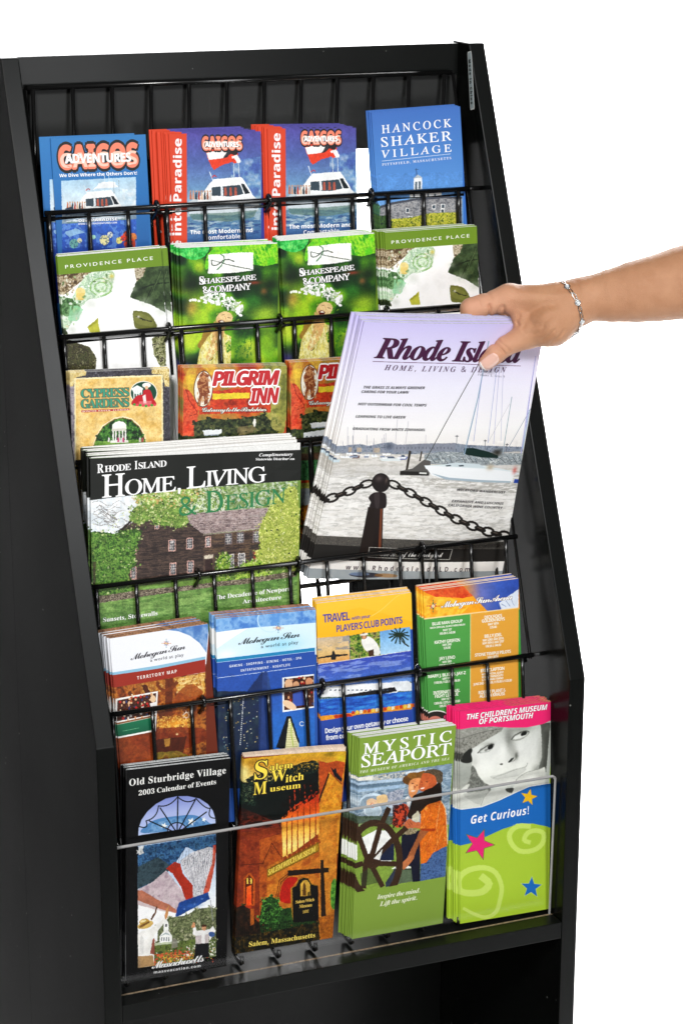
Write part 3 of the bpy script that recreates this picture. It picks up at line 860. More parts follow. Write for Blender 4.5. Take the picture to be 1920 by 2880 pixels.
def art_I():
    a = Art(px(QUADS['I']), base='#e9c277', fr=3)
    a.cloud(['#2c2a30', '#4a4850', '#3a3840', '#6a6870'], '180,750 750,730 760,1500 180,1500', 9)
    a.cloud(['#c8a860', '#f0e0a8', '#a88840'], '640,742 735,735 735,838 712,836 700,770 640,766', 14)
    a.cloud(['#c8a860', '#e8d8a0'], '188,756 280,752 276,775 225,785 205,840 190,836', 14)
    a.cloud(['#88808c', '#b0a8ac', '#5a5460'], '186,838 222,830 220,1500 186,1500', 22)
    a.P('#f2e2b0', '214,790 700,770 708,1500 218,1500')
    a.cloud(['#deb260', '#ecc67c', '#f4d490'], '222,798 692,780 698,1500 226,1500', 30)
    a.N('#c89c50', '222,798 692,780 698,1500 226,1500', 5, .62, .35)
    a.P('#fbe9c0', '315,1168 330,1110 370,1050 430,1010 480,1000 530,1012 575,1050 600,1100 612,1150 618,1500 310,1500', sm=0)
    a.P('#8a6a2c', '318,1168 335,1110 374,1054 430,1016 480,1006 528,1018 572,1056 597,1104 608,1150 612,1500 316,1500')
    a.cloud(['#0c200e', '#1f4a1c', '#3f7a2c', '#6a9a48'], '322,1168 338,1112 376,1058 430,1020 480,1010 526,1022 568,1060 594,1106 604,1150 608,1500 320,1500', 14)
    a.leaves(['#0c200e', '#3f7a2c', '#6a9a48', '#1c3c18'], '340,1110 376,1062 430,1028 480,1018 526,1030 560,1066 590,1100 596,1130 345,1140', 6, 120, sm=0, edge=3)
    a.P('#6a9a40', '325,1140 604,1128 606,1160 325,1172').cloud(['#5a8a38', '#90b458'], '325,1140 604,1128 606,1160 325,1172', 10, a=.8)
    a.P('#f4f2ea', '422,1072 424,1046 440,1032 462,1026 484,1032 500,1046 500,1070').P('#d8d4c8', '420,1070 500,1068 500,1080 420,1082')
    for x in (424, 438, 458, 476, 492): a.P('#f6f4ee' if x != 458 else '#d8d8d0', [(x, 1080), (x + 8, 1080), (x + 8, 1136), (x, 1138)])
    a.P('#f2f0e8', '414,1134 510,1132 512,1146 412,1148')
    for x, c in ((452, '#c04878'), (468, '#d8d8d8'), (480, '#d04a80'), (400, '#e8e0e0'), (572, '#d8c8c8'), (586, '#b0405a')): a.P(c, [(x, 1118), (x + 7, 1118), (x + 9, 1142), (x - 2, 1142)])
    a.photo('186,756 740,740 740,1300 186,1300', 2.0, 8, .12)
    # round badge
    a.E('#f6f0e0', 596, 872, 76, 66).E('#0f4a38', 596, 872, 71, 61)
    a.E('#dfe8e0', 560, 858, 24, 22)
    for i in range(4): a.P('#f4f4f0', [(540 + i * 14, 852), (546 + i * 14, 852), (546 + i * 14, 905), (540 + i * 14, 905)])
    a.P('#f8f8f4', '530,848 560,830 592,846 592,856 530,858')
    a.E('#f4efe8', 612, 830, 24, 14).E('#e8b890', 612, 844, 9, 11)
    a.P('#c01c28', '596,858 630,856 648,900 662,940 560,944 528,930 556,890 590,880', sm=1)
    a.P('#f6e4e0', '590,890 606,880 612,930 596,930').P('#f2a0a0', '570,920 640,915 640,940 570,944', .6)
    for i in range(8): a.E('#e04858' if i % 2 else '#4a9a40', 545 + i * 16, 944 - abs(i - 4) * 2, 8, 7)
    for w_, st, y, y2 in (('CYPRESS', 'r', 899, 890), ('GARDENS', 'r', 956, 947)):
        a.T(w_, 'b', 252, y, 516, y2, 46, '#2f9a7c', ol='#6a5430', ow=.035, bold=.0, ls=.86)
    a.P('#b8202c', '254,968 518,958 518,968 254,980')
    a.T('WINTER HAVEN, FLORIDA', 'S', 258, 978, 514, 968, 8, '#f4e8d0', ls=1.1)
    return a

def art_JK(key):
    a = Art(px(QUADS[key]), base='#b8902c', fr=3)
    if key == 'K':
        a.Hm = homography(px(QUADS['J']), [(0, 1), (1, 1), (1, 0), (0, 0)])
    allp = '800,725 1400,715 1400,1900 790,1900'
    a.cloud(['#a8381c', '#c86a28', '#b8843c', '#7c7a38'], allp, 110, octs=3)
    a.cloud(['#6f7434', '#9a9848', '#b4a858'], '1250,735 1385,728 1370,1075 1300,1090 1230,980 1190,850', 50, sm=1)
    a.cloud(['#c8903c', '#d8ac40', '#b06c28'], '815,735 1000,728 960,800 880,900 840,850', 50)
    a.cloud(['#c8381c', '#e2603c', '#b83018'], '815,840 850,860 900,950 880,1120 812,1120', 30)
    a.cloud(['#b8281c', '#d84828', '#8c2416'], '900,870 1180,840 1300,900 1290,980 900,990', 40, a=.9)
    a.L('#8c2a18', 5, '830,850 850,920 890,980 850,1000', sm=1).L('#e06840', 4, '815,980 870,1000 880,1100', sm=1)
    a.P('#e8cc34', '975,876 1180,868 1178,900 976,908').P('#e8cc34', '815,780 880,770 860,860 815,850', .4)
    # tree line, roofs and the inn
    a.cloud(['#141c10', '#2c3820', '#46502c', '#5c5c38'], '874,1034 960,1010 1060,1020 1150,1008 1260,990 1300,1030 1330,1070 1340,1130 870,1130', 14)
    a.cloud(['#7a6a48', '#a89468'], '1100,1060 1200,1050 1230,1080 1120,1110', 14, a=.7)
    a.leaves(['#10180c', '#38482a', '#6c7444', '#1c2814'], '874,1034 960,1010 1060,1020 1150,1008 1260,990 1300,1030 1330,1070 1340,1130 870,1130', 8, 160, sm=0, edge=6)
    a.P('#e6ebee', '920,1080 940,1076 1024,1072 1026,1090 1008,1100 930,1106').P('#9aa8b4', '930,1104 1008,1100 1010,1110 930,1112')
    a.cloud(['#8c8c48', '#b0a85c', '#6c7438'], '1300,970 1345,1020 1350,1080 1300,1060', 16, sm=1)
    a.E('#e8e6dc', 1206, 1036, 9, 22)
    # lower part (peeps out beside the magazine): inn veranda, bridge, foliage
    a.cloud(['#1c2414', '#38442a', '#566034'], '790,1110 1400,1100 1400,1250 790,1260', 16)
    a.P('#e2e8ec', '880,1130 1040,1112 1120,1120 1120,1190 880,1200')
    for i in range(9): a.P('#4a5860', [(892 + i * 25, 1150), (906 + i * 25, 1149), (906 + i * 25, 1172), (892 + i * 25, 1173)])
    a.P('#4c545c', '870,1196 1130,1186 1130,1200 870,1212')
    a.cloud(['#5a4030', '#3a3024'], '790,1250 1400,1230 1400,1290 790,1300', 16)
    a.cloud(['#2c5c38', '#4c8c54', '#1c3c28'], '790,1290 1400,1270 1400,1390 790,1400', 16)
    a.P('#e8eef0', '1080,1372 1240,1360 1240,1400 1080,1412')
    for i in range(11): a.P('#4c6470', [(1086 + i * 14, 1378), (1094 + i * 14, 1377), (1094 + i * 14, 1394), (1086 + i * 14, 1395)])
    a.cloud(['#8c9444', '#c0b85c'], '790,1415 1400,1400 1400,1440 790,1450', 10)
    a.P('#8a9298', '790,1445 1400,1430 1400,1530 790,1540')
    for i in range(12): a.L('#dfe4e6', 3, [(820 + i * 50, 1450), (820 + i * 50, 1530)])
    a.cloud(['#c8601c', '#e0982c', '#8c4a18', '#6c6820'], '790,1540 1400,1530 1400,1900 790,1900', 34)
    a.photo('810,730 1390,720 1390,1600 790,1600', 4.0, 12, .15)
    # oval with a standing traveller
    def ov(cx, cy, rx, ry, c): a.E(c, cx, cy, rx, ry, 3)
    ov(925, 850, 53, 101, '#3a1c10'); ov(925, 850, 49, 97, '#f6efdc')
    a.P('#7a3a1c', '905,772 925,752 945,768 960,776 945,788 950,830 962,870 945,880 948,930 930,940 926,890 918,890 908,942 892,930 904,880 896,850 890,820 905,790', .95)
    a.N('#c89060', '890,752 962,752 962,940 890,940', 9, .55, .8).L('#8a4a28', 4, '952,770 948,930').E('#c88c5c', 926, 785, 9, 10)
    a.T('PILGRIM', 'I', 976, 833, 1342, 826, 78, '#c01c24', ol='#ffffff', ow=.04, bold=.022, ls=.86)
    a.T('INN', 'I', 1180, 930, 1340, 925, 82, '#c01c24', ol='#ffffff', ow=.04, bold=.022, ls=.9)
    a.T('Gateway to the Berkshires', 'c', 918, 976, 1272, 972, 22, '#f8f2e8', ol='#1a1410', ow=.03, ls=.8)
    return a
def art_M1():
    a = Art(px(QUADS['M1']), 720, 940, '#6a8a3c', 5)
    a.cloud(['#dfe8ee', '#eef2f4', '#cdd8e0'], '140,480 460,440 460,720 140,720', 60)
    a.cloud(['#5a7a34', '#a8bc78', '#e8ece0', '#3c5c28', '#88a450'], '440,450 700,420 1420,370 1420,620 700,620 440,600', 16)
    a.cloud(['#c8d0d0', '#7c9454', '#4a6a2c'], '1000,395 1420,370 1420,560 1000,560', 14, a=.6)
    # bare branches in the pale sky
    r = random.Random(3)
    for i in range(16):
        x, y = 165 + r.uniform(0, 60), 560 + r.uniform(-60, 80)
        p = [(x, y)]
        for k in range(5): p.append((p[-1][0] + r.uniform(14, 46), p[-1][1] + r.uniform(-30, 34)))
        a.L('#5c5450', r.uniform(1.5, 3), p, .8)
    # gambrel roofs and dark shingled walls
    a.cloud(['#8c7c80', '#b4a4a0', '#a08c88', '#6c5c60'], '700,580 1250,535 1220,665 850,700 790,660', 5, asp=4)
    a.P('#2e2422', '330,680 450,580 530,510 570,505 700,580 790,655 850,700 850,720 790,690 680,600 560,530 440,600 340,700')
    wall = '345,690 450,600 540,530 690,600 850,702 1220,668 1225,905 960,930 500,1010 440,1010 400,980'
    a.cloud(['#352a28', '#4a3c36', '#5c4a40', '#3c302e'], wall, 7, asp=9, octs=2)
    a.N('#7a6248', '850,702 1225,668 1225,900 850,930', 7, .54, .6, asp=9)
    for i in range(28):
        y = 640 + i * 13
        a.L('#1f1816', 2, [(430, y), (850, y - 18), (1215, y - 34)], .45)
    a.P('#e8e0d8', '850,700 1222,660 1222,668 850,709', .35)
    def window(x, y, w_, h, f='#d8a89c'):
        a.P(f, [(x - w_ / 2 - 5, y - h / 2 - 5), (x + w_ / 2 + 5, y - h / 2 - 8), (x + w_ / 2 + 5, y + h / 2 + 3), (x - w_ / 2 - 5, y + h / 2 + 6)])
        a.P('#58585c', [(x - w_ / 2, y - h / 2), (x + w_ / 2, y - h / 2 - 3), (x + w_ / 2, y + h / 2 - 3), (x - w_ / 2, y + h / 2)])
        for k in (-.16, .16): a.L('#e4dcd8', 2.4, [(x + w_ * k, y - h / 2), (x + w_ * k, y + h / 2)])
        for k in (-.25, 0, .25): a.L('#e4dcd8', 2.4, [(x - w_ / 2, y + h * k), (x + w_ / 2, y + h * k - 3)])
    for x, y, w_, h in ((660, 770, 34, 62), (768, 758, 32, 60), (880, 748, 24, 54), (665, 915, 30, 66), (772, 902, 30, 66), (425, 790, 26, 70), (425, 940, 26, 66), (568, 640, 20, 52)):
        window(x, y, w_, h)
    for x, y in ((1005, 730), (1078, 722), (1176, 716)): window(x, y, 36, 60, '#7c6a68')
    for x, y in ((1018, 868), (1085, 860)): window(x, y, 32, 76, '#e0d8d4')
    a.P('#5c4a40', '850,822 918,812 918,930 850,940').P('#c8bca8', '856,832 910,824 910,846 856,852').P('#3c2a28', '862,858 908,850 908,932 862,940')
    a.P('#3c3430', '1128,790 1190,752 1200,772 1200,790').P('#a03c34', '1160,812 1196,800 1196,868 1160,870').P('#3c3c3c', '1136,800 1146,798 1148,866 1138,868')
    # trees
    def tree(p, cols, cell=11, sm=1):
        a.cloud(cols, p, cell, sm=sm); a.leaves(cols + ['#1f3414', cols[0], '#dfe4a8'], p, 7, 330, edge=11)
    g1 = ['#2c4c1c', '#4c7a2c', '#7aa048', '#3a5c24']
    tree('150,720 240,690 330,700 360,680 440,670 470,700 450,760 430,830 440,880 400,930 390,1010 400,1060 240,1080 175,1050', g1)
    tree('400,610 430,540 520,500 600,480 700,520 760,620 700,660 640,650 560,640 520,610 470,640', ['#6a8c3c', '#8ca854', '#4a6c28', '#b4bc70'])
    tree('440,470 580,440 720,420 820,430 800,490 700,520 620,500 520,510 460,500', ['#c8a064', '#8cac50', '#7a9c44', '#dfe0b0'], 14)
    tree('1190,680 1240,560 1300,470 1420,430 1425,900 1300,880 1200,900 1170,840 1200,770', ['#9cac48', '#c8cc6c', '#7c9034', '#b0bc58', '#e0e088'])
    tree('940,850 990,820 1010,860 1010,930 1000,985 950,985 935,920', ['#6a9430', '#a4bc4c', '#3c6420'])
    tree('1090,890 1150,868 1230,880 1260,905 1240,960 1080,985 1060,930', ['#8cb43c', '#b8d05c', '#5c8c28'])
    a.P('#4c3428', '176,870 196,870 190,1040 180,1040', .6)
    # stone wall and lawn
    a.R([(1000, '#527c3c'), (1080, '#7a9e54'), (1180, '#668c48'), (1500, '#486c34')], '150,1110 480,1070 800,1010 1425,930 1425,2200 150,2200')
    a.N('#98bc6c', '150,1130 800,1050 1425,980 1425,1120 150,1250', 22, .56, .5, asp=5)
    a.N('#446c30', '150,1130 800,1050 1425,980 1425,1300 150,1350', 16, .6, .5, asp=5)
    a.cloud(['#4a4038', '#8c8070', '#b0a48c', '#3a3028', '#746858'], '180,1085 480,1040 790,1012 940,990 1090,975 1420,925 1420,960 1090,1008 940,1020 790,1040 480,1082 180,1130', 7, asp=2.4, octs=2)
    a.P('#78a050', '480,1025 640,1008 640,1022 480,1042')
    # dappled light and leaf masses
    for i in range(260):
        rq = random.Random(500 + i); x = rq.choice([rq.uniform(150, 440), rq.uniform(1200, 1420), rq.uniform(420, 740)]); y = rq.uniform(460, 660) if 430 < x < 760 else rq.uniform(560, 1040)
        if x > 1190 or x < 440 or y < 600: a.E(rq.choice(['#dfe59c', '#2c4418', '#b4c46c', '#4c6c2c', '#f0f0c8']), x, y, rq.uniform(2, 6), rq.uniform(2, 4), rq.uniform(0, 180), .8)
    a.photo('150,420 1430,370 1430,1500 150,1500', 4.5, 6, .2)
    # masthead
    a.P('#12150f', '150,240 1445,176 1445,368 700,428 150,496')
    a.T('R', 'b', 204, 328, 244, 324, 54); a.T('HODE', 'b', 250, 322, 410, 307, 38, ls=.9)
    a.T('I', 'b', 432, 304, 450, 302, 50); a.T('SLAND', 'b', 456, 302, 627, 286, 38, ls=.9)
    a.T('H', 'r', 236, 478, 372, 466, 138, bold=.008); a.T('OME,', 'r', 376, 462, 712, 434, 92, ls=.88, bold=.008)
    a.T('L', 'r', 752, 422, 862, 412, 132, bold=.008); a.T('IVING', 'r', 868, 410, 1232, 378, 94, ls=.88, bold=.008)
    a.T('&', 'b', 702, 590, 815, 580, 108, '#1d7a44'); a.T('D', 'r', 866, 570, 972, 560, 130, '#1d7a44', bold=.008); a.T('ESIGN', 'r', 985, 556, 1352, 505, 92, '#1d7a44', ls=.9, bold=.006)
    a.T('Autumn 2003', 'r', 1130, 598, 1232, 588, 16, '#b8b0a8')
    a.T('Complimentary', 'B', 1190, 224, 1388, 217, 18); a.T('Statewide Distribution', 'b', 1170, 248, 1400, 243, 14)
    a.T('Sunsets, Stonewalls', 'b', 240, 1240, 572, 1196, 26)
    a.T('The Decadence of Newport', 'b', 922, 1102, 1382, 1048, 26); a.T('Architecture', 'b', 1092, 1126, 1330, 1098, 24)
    return a

def art_T():
    a = Art(px(QUADS['T']), 720, 940, '#dcd6ea', 6)
    full = '60,80 1560,80 1420,1700 60,1700'
    a.R([(100, '#c4bcea'), (260, '#d6d0f0'), (460, '#e8e6f6'), (700, '#f6f4f4'), (830, '#f0ebe6'), (900, '#dcd8d2'), (1000, '#cdcbc8'), (1180, '#e9e6e0'), (1400, '#dedbd4')], full)
    # far shore
    a.cloud(['#7c8698', '#98a0ac', '#5c6878'], '240,822 330,812 420,800 470,810 560,790 600,785 640,800 840,790 990,790 1060,800 1420,820 1420,850 240,862', 12)
    a.P('#8a8e9a', '620,802 838,792 990,788 990,832 620,842', .85)
    for i in range(16): a.P('#626878', [(632 + i * 22, 812), (640 + i * 22, 812), (640 + i * 22, 826), (632 + i * 22, 826)], .7)
    a.B('#5a6070', 590, 812, 28, 20, .9)
    for x, w_ in ((350, 22), (400, 28), (495, 40)): a.P('#c0ac94', [(x, 822), (x + w_, 820), (x + w_, 848), (x, 850)], .8)
    a.N('#b8b4aa', '240,850 1420,845 1400,1060 200,1060', 9, .52, .55, asp=7)
    a.N('#f6f4f0', '200,1000 1400,960 1370,1400 160,1400', 10, .5, .75, asp=6)
    a.N('#b8b6b0', '200,1040 1400,1000 1370,1420 160,1420', 8, .6, .6, asp=6)
    a.N('#a09c94', '780,1000 1390,1030 1380,1110 800,1060', 8, .5, .6, asp=5)
    a.photo('80,780 1440,780 1400,1560 60,1560', 1.8, 6, .08)
    # moored boats
    for x, y, w_, c in ((245, 905, 60, '#c8d8e0'), (365, 878, 54, '#705850'), (530, 890, 140, '#dfe6e8'), (650, 880, 50, '#5060a0')):
        a.P(c, [(x, y - 6), (x + w_, y - 8), (x + w_ * .9, y + 10), (x + w_ * .12, y + 12)]); a.P('#4a586c', [(x + w_ * .3, y - 18), (x + w_ * .6, y - 18), (x + w_ * .7, y - 6), (x + w_ * .25, y - 6)], .9)
    for x0, y0, x1 in ((640, 650, 622), (705, 660, 680), (385, 690, 378), (350, 700, 345), (810, 740, 806), (560, 740, 552)): a.L('#a8a4b0', 1.8, [(x0, y0), (x1, 860)])
    rq = random.Random(9)
    for i in range(15):
        x, y = rq.uniform(230, 780), rq.uniform(858, 884); w_ = rq.uniform(26, 60)
        a.P(rq.choice(['#f4f8fa', '#e4ecf0', '#8c98ac', '#fafafa']), [(x, y - 4), (x + w_, y - 5), (x + w_ * .9, y + 5), (x + w_ * .1, y + 6)])
        a.L('#8c8c9c', 1.8, [(x + w_ * .45, y), (x + w_ * .43, y - rq.uniform(50, 130))])
    # pier, posts, sailing boats
    a.P('#3c3630', '708,836 722,838 700,960 686,960').P('#4a443c', '780,840 790,840 778,900 768,900')
    a.cloud(['#8c9498', '#b4bcc0', '#6c7478', '#d0d6d6'], '800,862 900,840 1420,860 1410,930 1100,930 800,915', 8, asp=3)
    for i in range(30):
        r = random.Random(i); x = 815 + i * 20
        a.L(['#dfe6ea', '#4a545c', '#8ca0ac', '#2c343c'][i % 4], 3, [(x, 880 + r.uniform(-20, 10)), (x + r.uniform(10, 36), 900 + r.uniform(-20, 24))])
    a.P('#5c5a58', '730,945 800,890 840,900 830,985 660,985 655,962').P('#2c2a28', '654,962 820,966 830,990 652,986').P('#dfe0dc', '770,968 815,970 815,980 770,978')
    a.P('#17302c', '1046,822 1100,820 1200,845 1260,870 1262,886 1160,880 1060,862 1044,850', sm=0)
    a.P('#dbe6ea', '800,926 1000,918 1180,930 1360,970 1400,985 1362,1002 1120,975 810,948')
    a.P('#f4f8fa', '800,926 1000,938 1200,952 1368,976 1350,1040 1160,1030 940,1014 845,988')
    a.P('#a4b6c2', '845,975 950,1002 1160,1020 1346,1032 1340,1042 1150,1034 930,1014')
    a.P('#ccd8de', '905,922 1000,908 1140,920 1180,945 1000,935').P('#3c4850', '930,926 960,923 966,930 936,933').P('#3c4850', '1010,926 1040,924 1046,932 1016,934')
    a.P('#2b4aa0', '1368,1020 1400,1022 1396,1046 1362,1044').B('#c85048', 1368, 965, 14, 22, .7).B('#b8a890', 1210, 940, 22, 18, .9).B('#2c2820', 1255, 850, 30, 20, .9)
    for p, c, w_ in (('1190,200 1130,520 1046,860', '#8aa4bc', 7), ('1150,420 1105,780', '#8c94c8', 3), ('1245,350 1195,790', '#9098c8', 3), ('1262,340 1232,800', '#9c9cc8', 2.5),
                     ('1286,360 1278,780', '#a8a8c8', 2.5), ('1344,520 1290,860', '#98a8b4', 5), ('1470,590 1310,850', '#8890a0', 3), ('1494,290 1410,860', '#a8a8dc', 6), ('1460,600 1420,830', '#8cb0d0', 5),
                     ('1330,560 1200,780', '#b0b0b8', 2), ('1480,380 1440,700', '#8a80cc', 2), ('1000,745 998,800', '#5c6068', 3), ('1178,775 1176,830', '#5c6068', 3), ('1316,800 1312,850', '#5c6068', 3)):
        a.L(c, w_, p)
    for x, y in ((1000, 748), (1178, 778), (1318, 804)): a.L('#4a4e54', 4, [(x - 9, y), (x + 9, y)]); a.L('#4a4e54', 4, [(x, y - 6), (x, y + 6)])
    a.L('#35352f', 4, '1140,310 1040,480 930,670 810,890')
    # quay edge, bollard and chain
    a.cloud(['#4c4a46', '#6a6660', '#3c3a38', '#7c766c'], '80,1380 420,1388 1380,1424 1360,1480 60,1450', 6)
    a.P('#2c2a28', '60,1436 1380,1476 1370,1560 50,1560')
    a.R([(1190, '#2c2422'), (1500, '#221a18')], '462,1190 552,1192 536,1560 390,1560 420,1400')
    a.P('#2a211e', '466,1190 500,1192 480,1560 392,1560 430,1380').P('#8a4c30', '534,1200 546,1200 530,1520 514,1520', .8)
    a.P('#2e2728', '466,1130 500,1098 560,1100 572,1140 560,1196 474,1192 478,1160', sm=1).P('#4a4242', '500,1105 530,1105 525,1190 505,1190', .6, sm=1)
    a.E('#2a2424', 540, 1036, 54, 60, 8).B('#605454', 528, 1010, 20, 18, .8).B('#7a6860', 572, 1020, 8, 18, .6)
    def chain(p, s0, s1, n):
        q = smooth_poly(pts_of(p), False, 8)
        d = np.r_[0, np.cumsum(np.hypot(*np.diff(q, axis=0).T))]
        for i in range(n):
            t = d[-1] * (i + .5) / n
            x = np.interp(t, d, q[:, 0]); y = np.interp(t, d, q[:, 1])
            x2 = np.interp(t + 4, d, q[:, 0]); y2 = np.interp(t + 4, d, q[:, 1])
            x1 = np.interp(t - 4, d, q[:, 0]); y1 = np.interp(t - 4, d, q[:, 1])
            ang = math.degrees(math.atan2(y2 - y1, x2 - x1)); L_ = d[-1] / n; s_ = s0 + (s1 - s0) * i / n
            if i % 2:
                a.E('#262220', x, y, L_ * .72, s_ * .42, ang)
                a.E('#8a7c70', x, y - s_ * .12, L_ * .42, s_ * .08, ang, .6)
            else:
                a.L('#2a2522', s_ * .36, [(x + L_ * .72 * math.cos(math.radians(ang)) * math.cos(k) - s_ * .62 * math.sin(math.radians(ang)) * math.sin(k),
                                         y + L_ * .72 * math.sin(math.radians(ang)) * math.cos(k) + s_ * .62 * math.cos(math.radians(ang)) * math.sin(k)) for k in np.linspace(0, 6.283, 15)])
    chain('595,1035 700,1090 800,1150 900,1210 1000,1270 1100,1315 1200,1355 1330,1390', 34, 44, 15)
    chain('120,1170 200,1160 270,1130 340,1100 420,1060 480,1035', 38, 32, 7)
    # foot strip
    a.L('#d8d4cc', 3, '455,1518 464,1452 970,1466 950,1534 455,1518').P('#211f1e', '468,1456 964,1470 946,1530 460,1515')
    a.P('#f2eee8', '90,1540 1380,1556 1376,1626 70,1608')
    a.P('#9ca4a8', '70,1600 1380,1622 1370,1672 60,1668')
    a.E('#3c3c44', 440, 1638, 100, 18, 1).E('#7c90b0', 400, 1632, 60, 12, 0, .8).E('#a06a30', 560, 1640, 70, 14, 2, .6)
    a.T('Rhode Island', 'B', 502, 296, 1398, 322, 112, '#42133a', bold=.012, ls=.93)
    a.L('#5c3c58', 3, '496,317 940,322 1396,342')
    a.T('HOME, LIVING & DESIGN', 'B', 560, 364, 1302, 376, 30, '#4c2450', ls=1.3)
    a.T('Volume 3, Issue 9', 'r', 1124, 392, 1294, 406, 12, '#5c5468', ls=1.2)
    for t, x0, y0, x1, y1 in (('THE GRASS IS ALWAYS GREENER', 440, 472, 800, 470), ('CARING FOR YOUR LAWN', 428, 498, 704, 497), ('HOT OUTERWEAR FOR COOL TEMPS', 408, 570, 812, 571),
                              ('LEARNING TO LIVE GREEN', 394, 643, 686, 643), ('GRADUATING FROM WHITE ZINFANDEL', 377, 716, 804, 717), ('WICKFORD WANDERLUST', 1000, 1084, 1308, 1110),
                              ('EXPANSIVE AND LUSCIOUS', 966, 1156, 1296, 1180), ('CALIFORNIA WINE COUNTRY', 944, 1182, 1290, 1208)):
        a.T(t, 'I', x0, y0, x1, y1, 15, '#1c1a24', bold=.006)
    a.T('The Art of the Backyard', 'c', 526, 1508, 905, 1516, 30, '#f2f0ec', bold=.004)
    a.T('www.RhodeIslandHLD.com', 'S', 318, 1602, 1074, 1618, 32, '#43323a', ls=1.5)
    return a

def sun_mark(a, cx, cy, s=1.0, cols=('#c87838', '#b03040', '#2c6c8c', '#6a3c78')):
    for i in range(8):
        t = i * math.pi / 4; l = (24 if i % 2 == 0 else 15) * s; c, d = math.cos(t), math.sin(t)
        a.P(cols[i % 4], [(cx + c * l * 1.15, cy + d * l * 1.1), (cx + c * l * .4 - d * 5 * s, cy + d * l * .4 + c * 5 * s), (cx + c * l * .4 + d * 5 * s, cy + d * l * .4 - c * 5 * s)])
        a.P(cols[i % 4], [(cx + c * l * 1.6, cy + d * l * 1.5), (cx + c * l * 1.3 - d * 3 * s, cy + d * l * 1.25 + c * 3 * s), (cx + c * l * 1.1, cy + d * l * 1.1), (cx + c * l * 1.3 + d * 3 * s, cy + d * l * 1.25 - c * 3 * s)])
    a.E('#f0e8c8', cx, cy, 8 * s, 8 * s).E('#d8b030', cx, cy, 4 * s, 4 * s)

def mini_crowd(a, p, seed, n=26):
    a.cloud(['#3a1c14', '#6a3420', '#241410', '#8c5030'], p, 18)
    q = pts_of(p); x0, y0 = q.min(0); x1, y1 = q.max(0); r = random.Random(seed)
    for i in range(n):
        x, y = r.uniform(x0 + 6, x1 - 6), r.uniform(y0 + 8, y1 - 8)
        a.E(r.choice(['#d89c74', '#e8b890', '#a8502c', '#f0d8b0', '#c02c28', '#2c3c6c', '#e8e0d8']), x, y, r.uniform(4, 9), r.uniform(5, 10))

def art_L():
    a = Art(px(QUADS['L']), base='#6e2c16', fr=7)
    a.R([(300, '#f2f4f8'), (520, '#eaeef4'), (600, '#dfe8f2')], '130,380 760,290 740,540 130,620')
    a.cloud(['#4a74b4', '#5c88c4', '#8cacd8'], '500,330 755,292 742,470 700,410 640,365 570,338', 50)
    a.P('#eef1f6', '148,384 500,330 600,350 670,390 720,440 740,490 735,560 140,620')
    a.R([(500, '#8cc0dc'), (600, '#7ab0d0')], '135,596 440,548 735,492 735,516 440,572 135,612', .9)
    a.P('#9c3020', '135,612 440,568 735,510 735,590 440,640 135,690').L('#f0ece4', 2.5, '135,692 440,642 735,588')
    # casino interior
    a.cloud(['#4a2410', '#8c4418', '#b8702c', '#5c2c14'], '135,690 740,588 740,1300 135,1300', 50)
    a.cloud(['#e8b050', '#c8862c', '#f0c878', '#a86420'], '540,625 730,592 730,720 640,740 560,700', 24)
    a.N('#f8e0a0', '540,640 730,592 730,700 560,720', 12, .58, .7, asp=3)
    a.cloud(['#d89840', '#a86424', '#e8b860'], '330,660 520,628 520,700 340,720', 20, a=.8)
    a.P('#6a3014', '490,632 535,624 530,900 486,900').L('#7c3c18', 20, '440,650 450,680 480,700 520,690 560,650', .9, sm=1).P('#542410', '345,668 375,664 400,720 380,760')
    a.P('#9a4a1c', '560,720 640,660 700,690 720,720 640,760 540,780', .8, sm=1)
    a.B('#f0a030', 540, 900, 80, 34, .9).N('#f8c860', '440,860 640,850 650,960 440,960', 8, .55, .8)
    a.P('#7a2c10', '280,980 480,930 700,930 735,950 735,1000 600,1060 420,1080 320,1040', .8, sm=1).P('#3c1608', '440,1000 620,980 600,1080 420,1090', .7)
    a.P('#c89440', '480,1000 520,990 516,1040 486,1044', .8).B('#ffe8b0', 560, 966, 8, 6, 1)
    a.cloud(['#6c6420', '#8c7c28', '#5c3c18'], '420,1080 560,1070 640,1100 735,1090 735,1300 400,1300', 30, a=.8)
    a.P('#8c3c18', '140,1000 280,980 420,1080 430,1300 140,1300', .8)
    a.L('#e8d8c8', 4, '600,850 614,836 628,840 632,856 620,866 606,860', sm=1)
    for t in range(8): a.L('#e8d8c8', 3, [(616 + 17 * math.cos(t * .785), 850 + 17 * math.sin(t * .785)), (616 + 24 * math.cos(t * .785), 850 + 24 * math.sin(t * .785))])
    a.photo('135,692 740,590 740,1300 135,1300', 4, 12, .15)
    # photo inset
    a.P('#f4f2ee', '186,752 445,704 432,950 184,998')
    mini_crowd(a, '198,762 434,716 428,846 194,890', 5, 60)
    a.R([(860, '#1c7a54'), (980, '#0e5a40')], '194,912 428,862 424,940 192,986').L('#8c5c38', 10, '194,905 428,855')
    a.L('#8cd0a0', 2, '230,950 330,930')
    a.E('#f0c8a0', 415, 752, 17, 22).P('#f4f0f0', '395,780 432,770 430,830 404,820')
    sun_mark(a, 496, 412, .8)
    a.T('Mohegan Sun', 'c', 278, 516, 612, 446, 34, '#27222c', ls=.82)
    a.T('a world at play', 's', 398, 525, 602, 490, 19, '#3a3a44', ls=1.1, bold=.006)
    a.T('TERRITORY MAP', 'S', 318, 634, 560, 592, 20, '#f8ece4', ls=1.25)
    return a

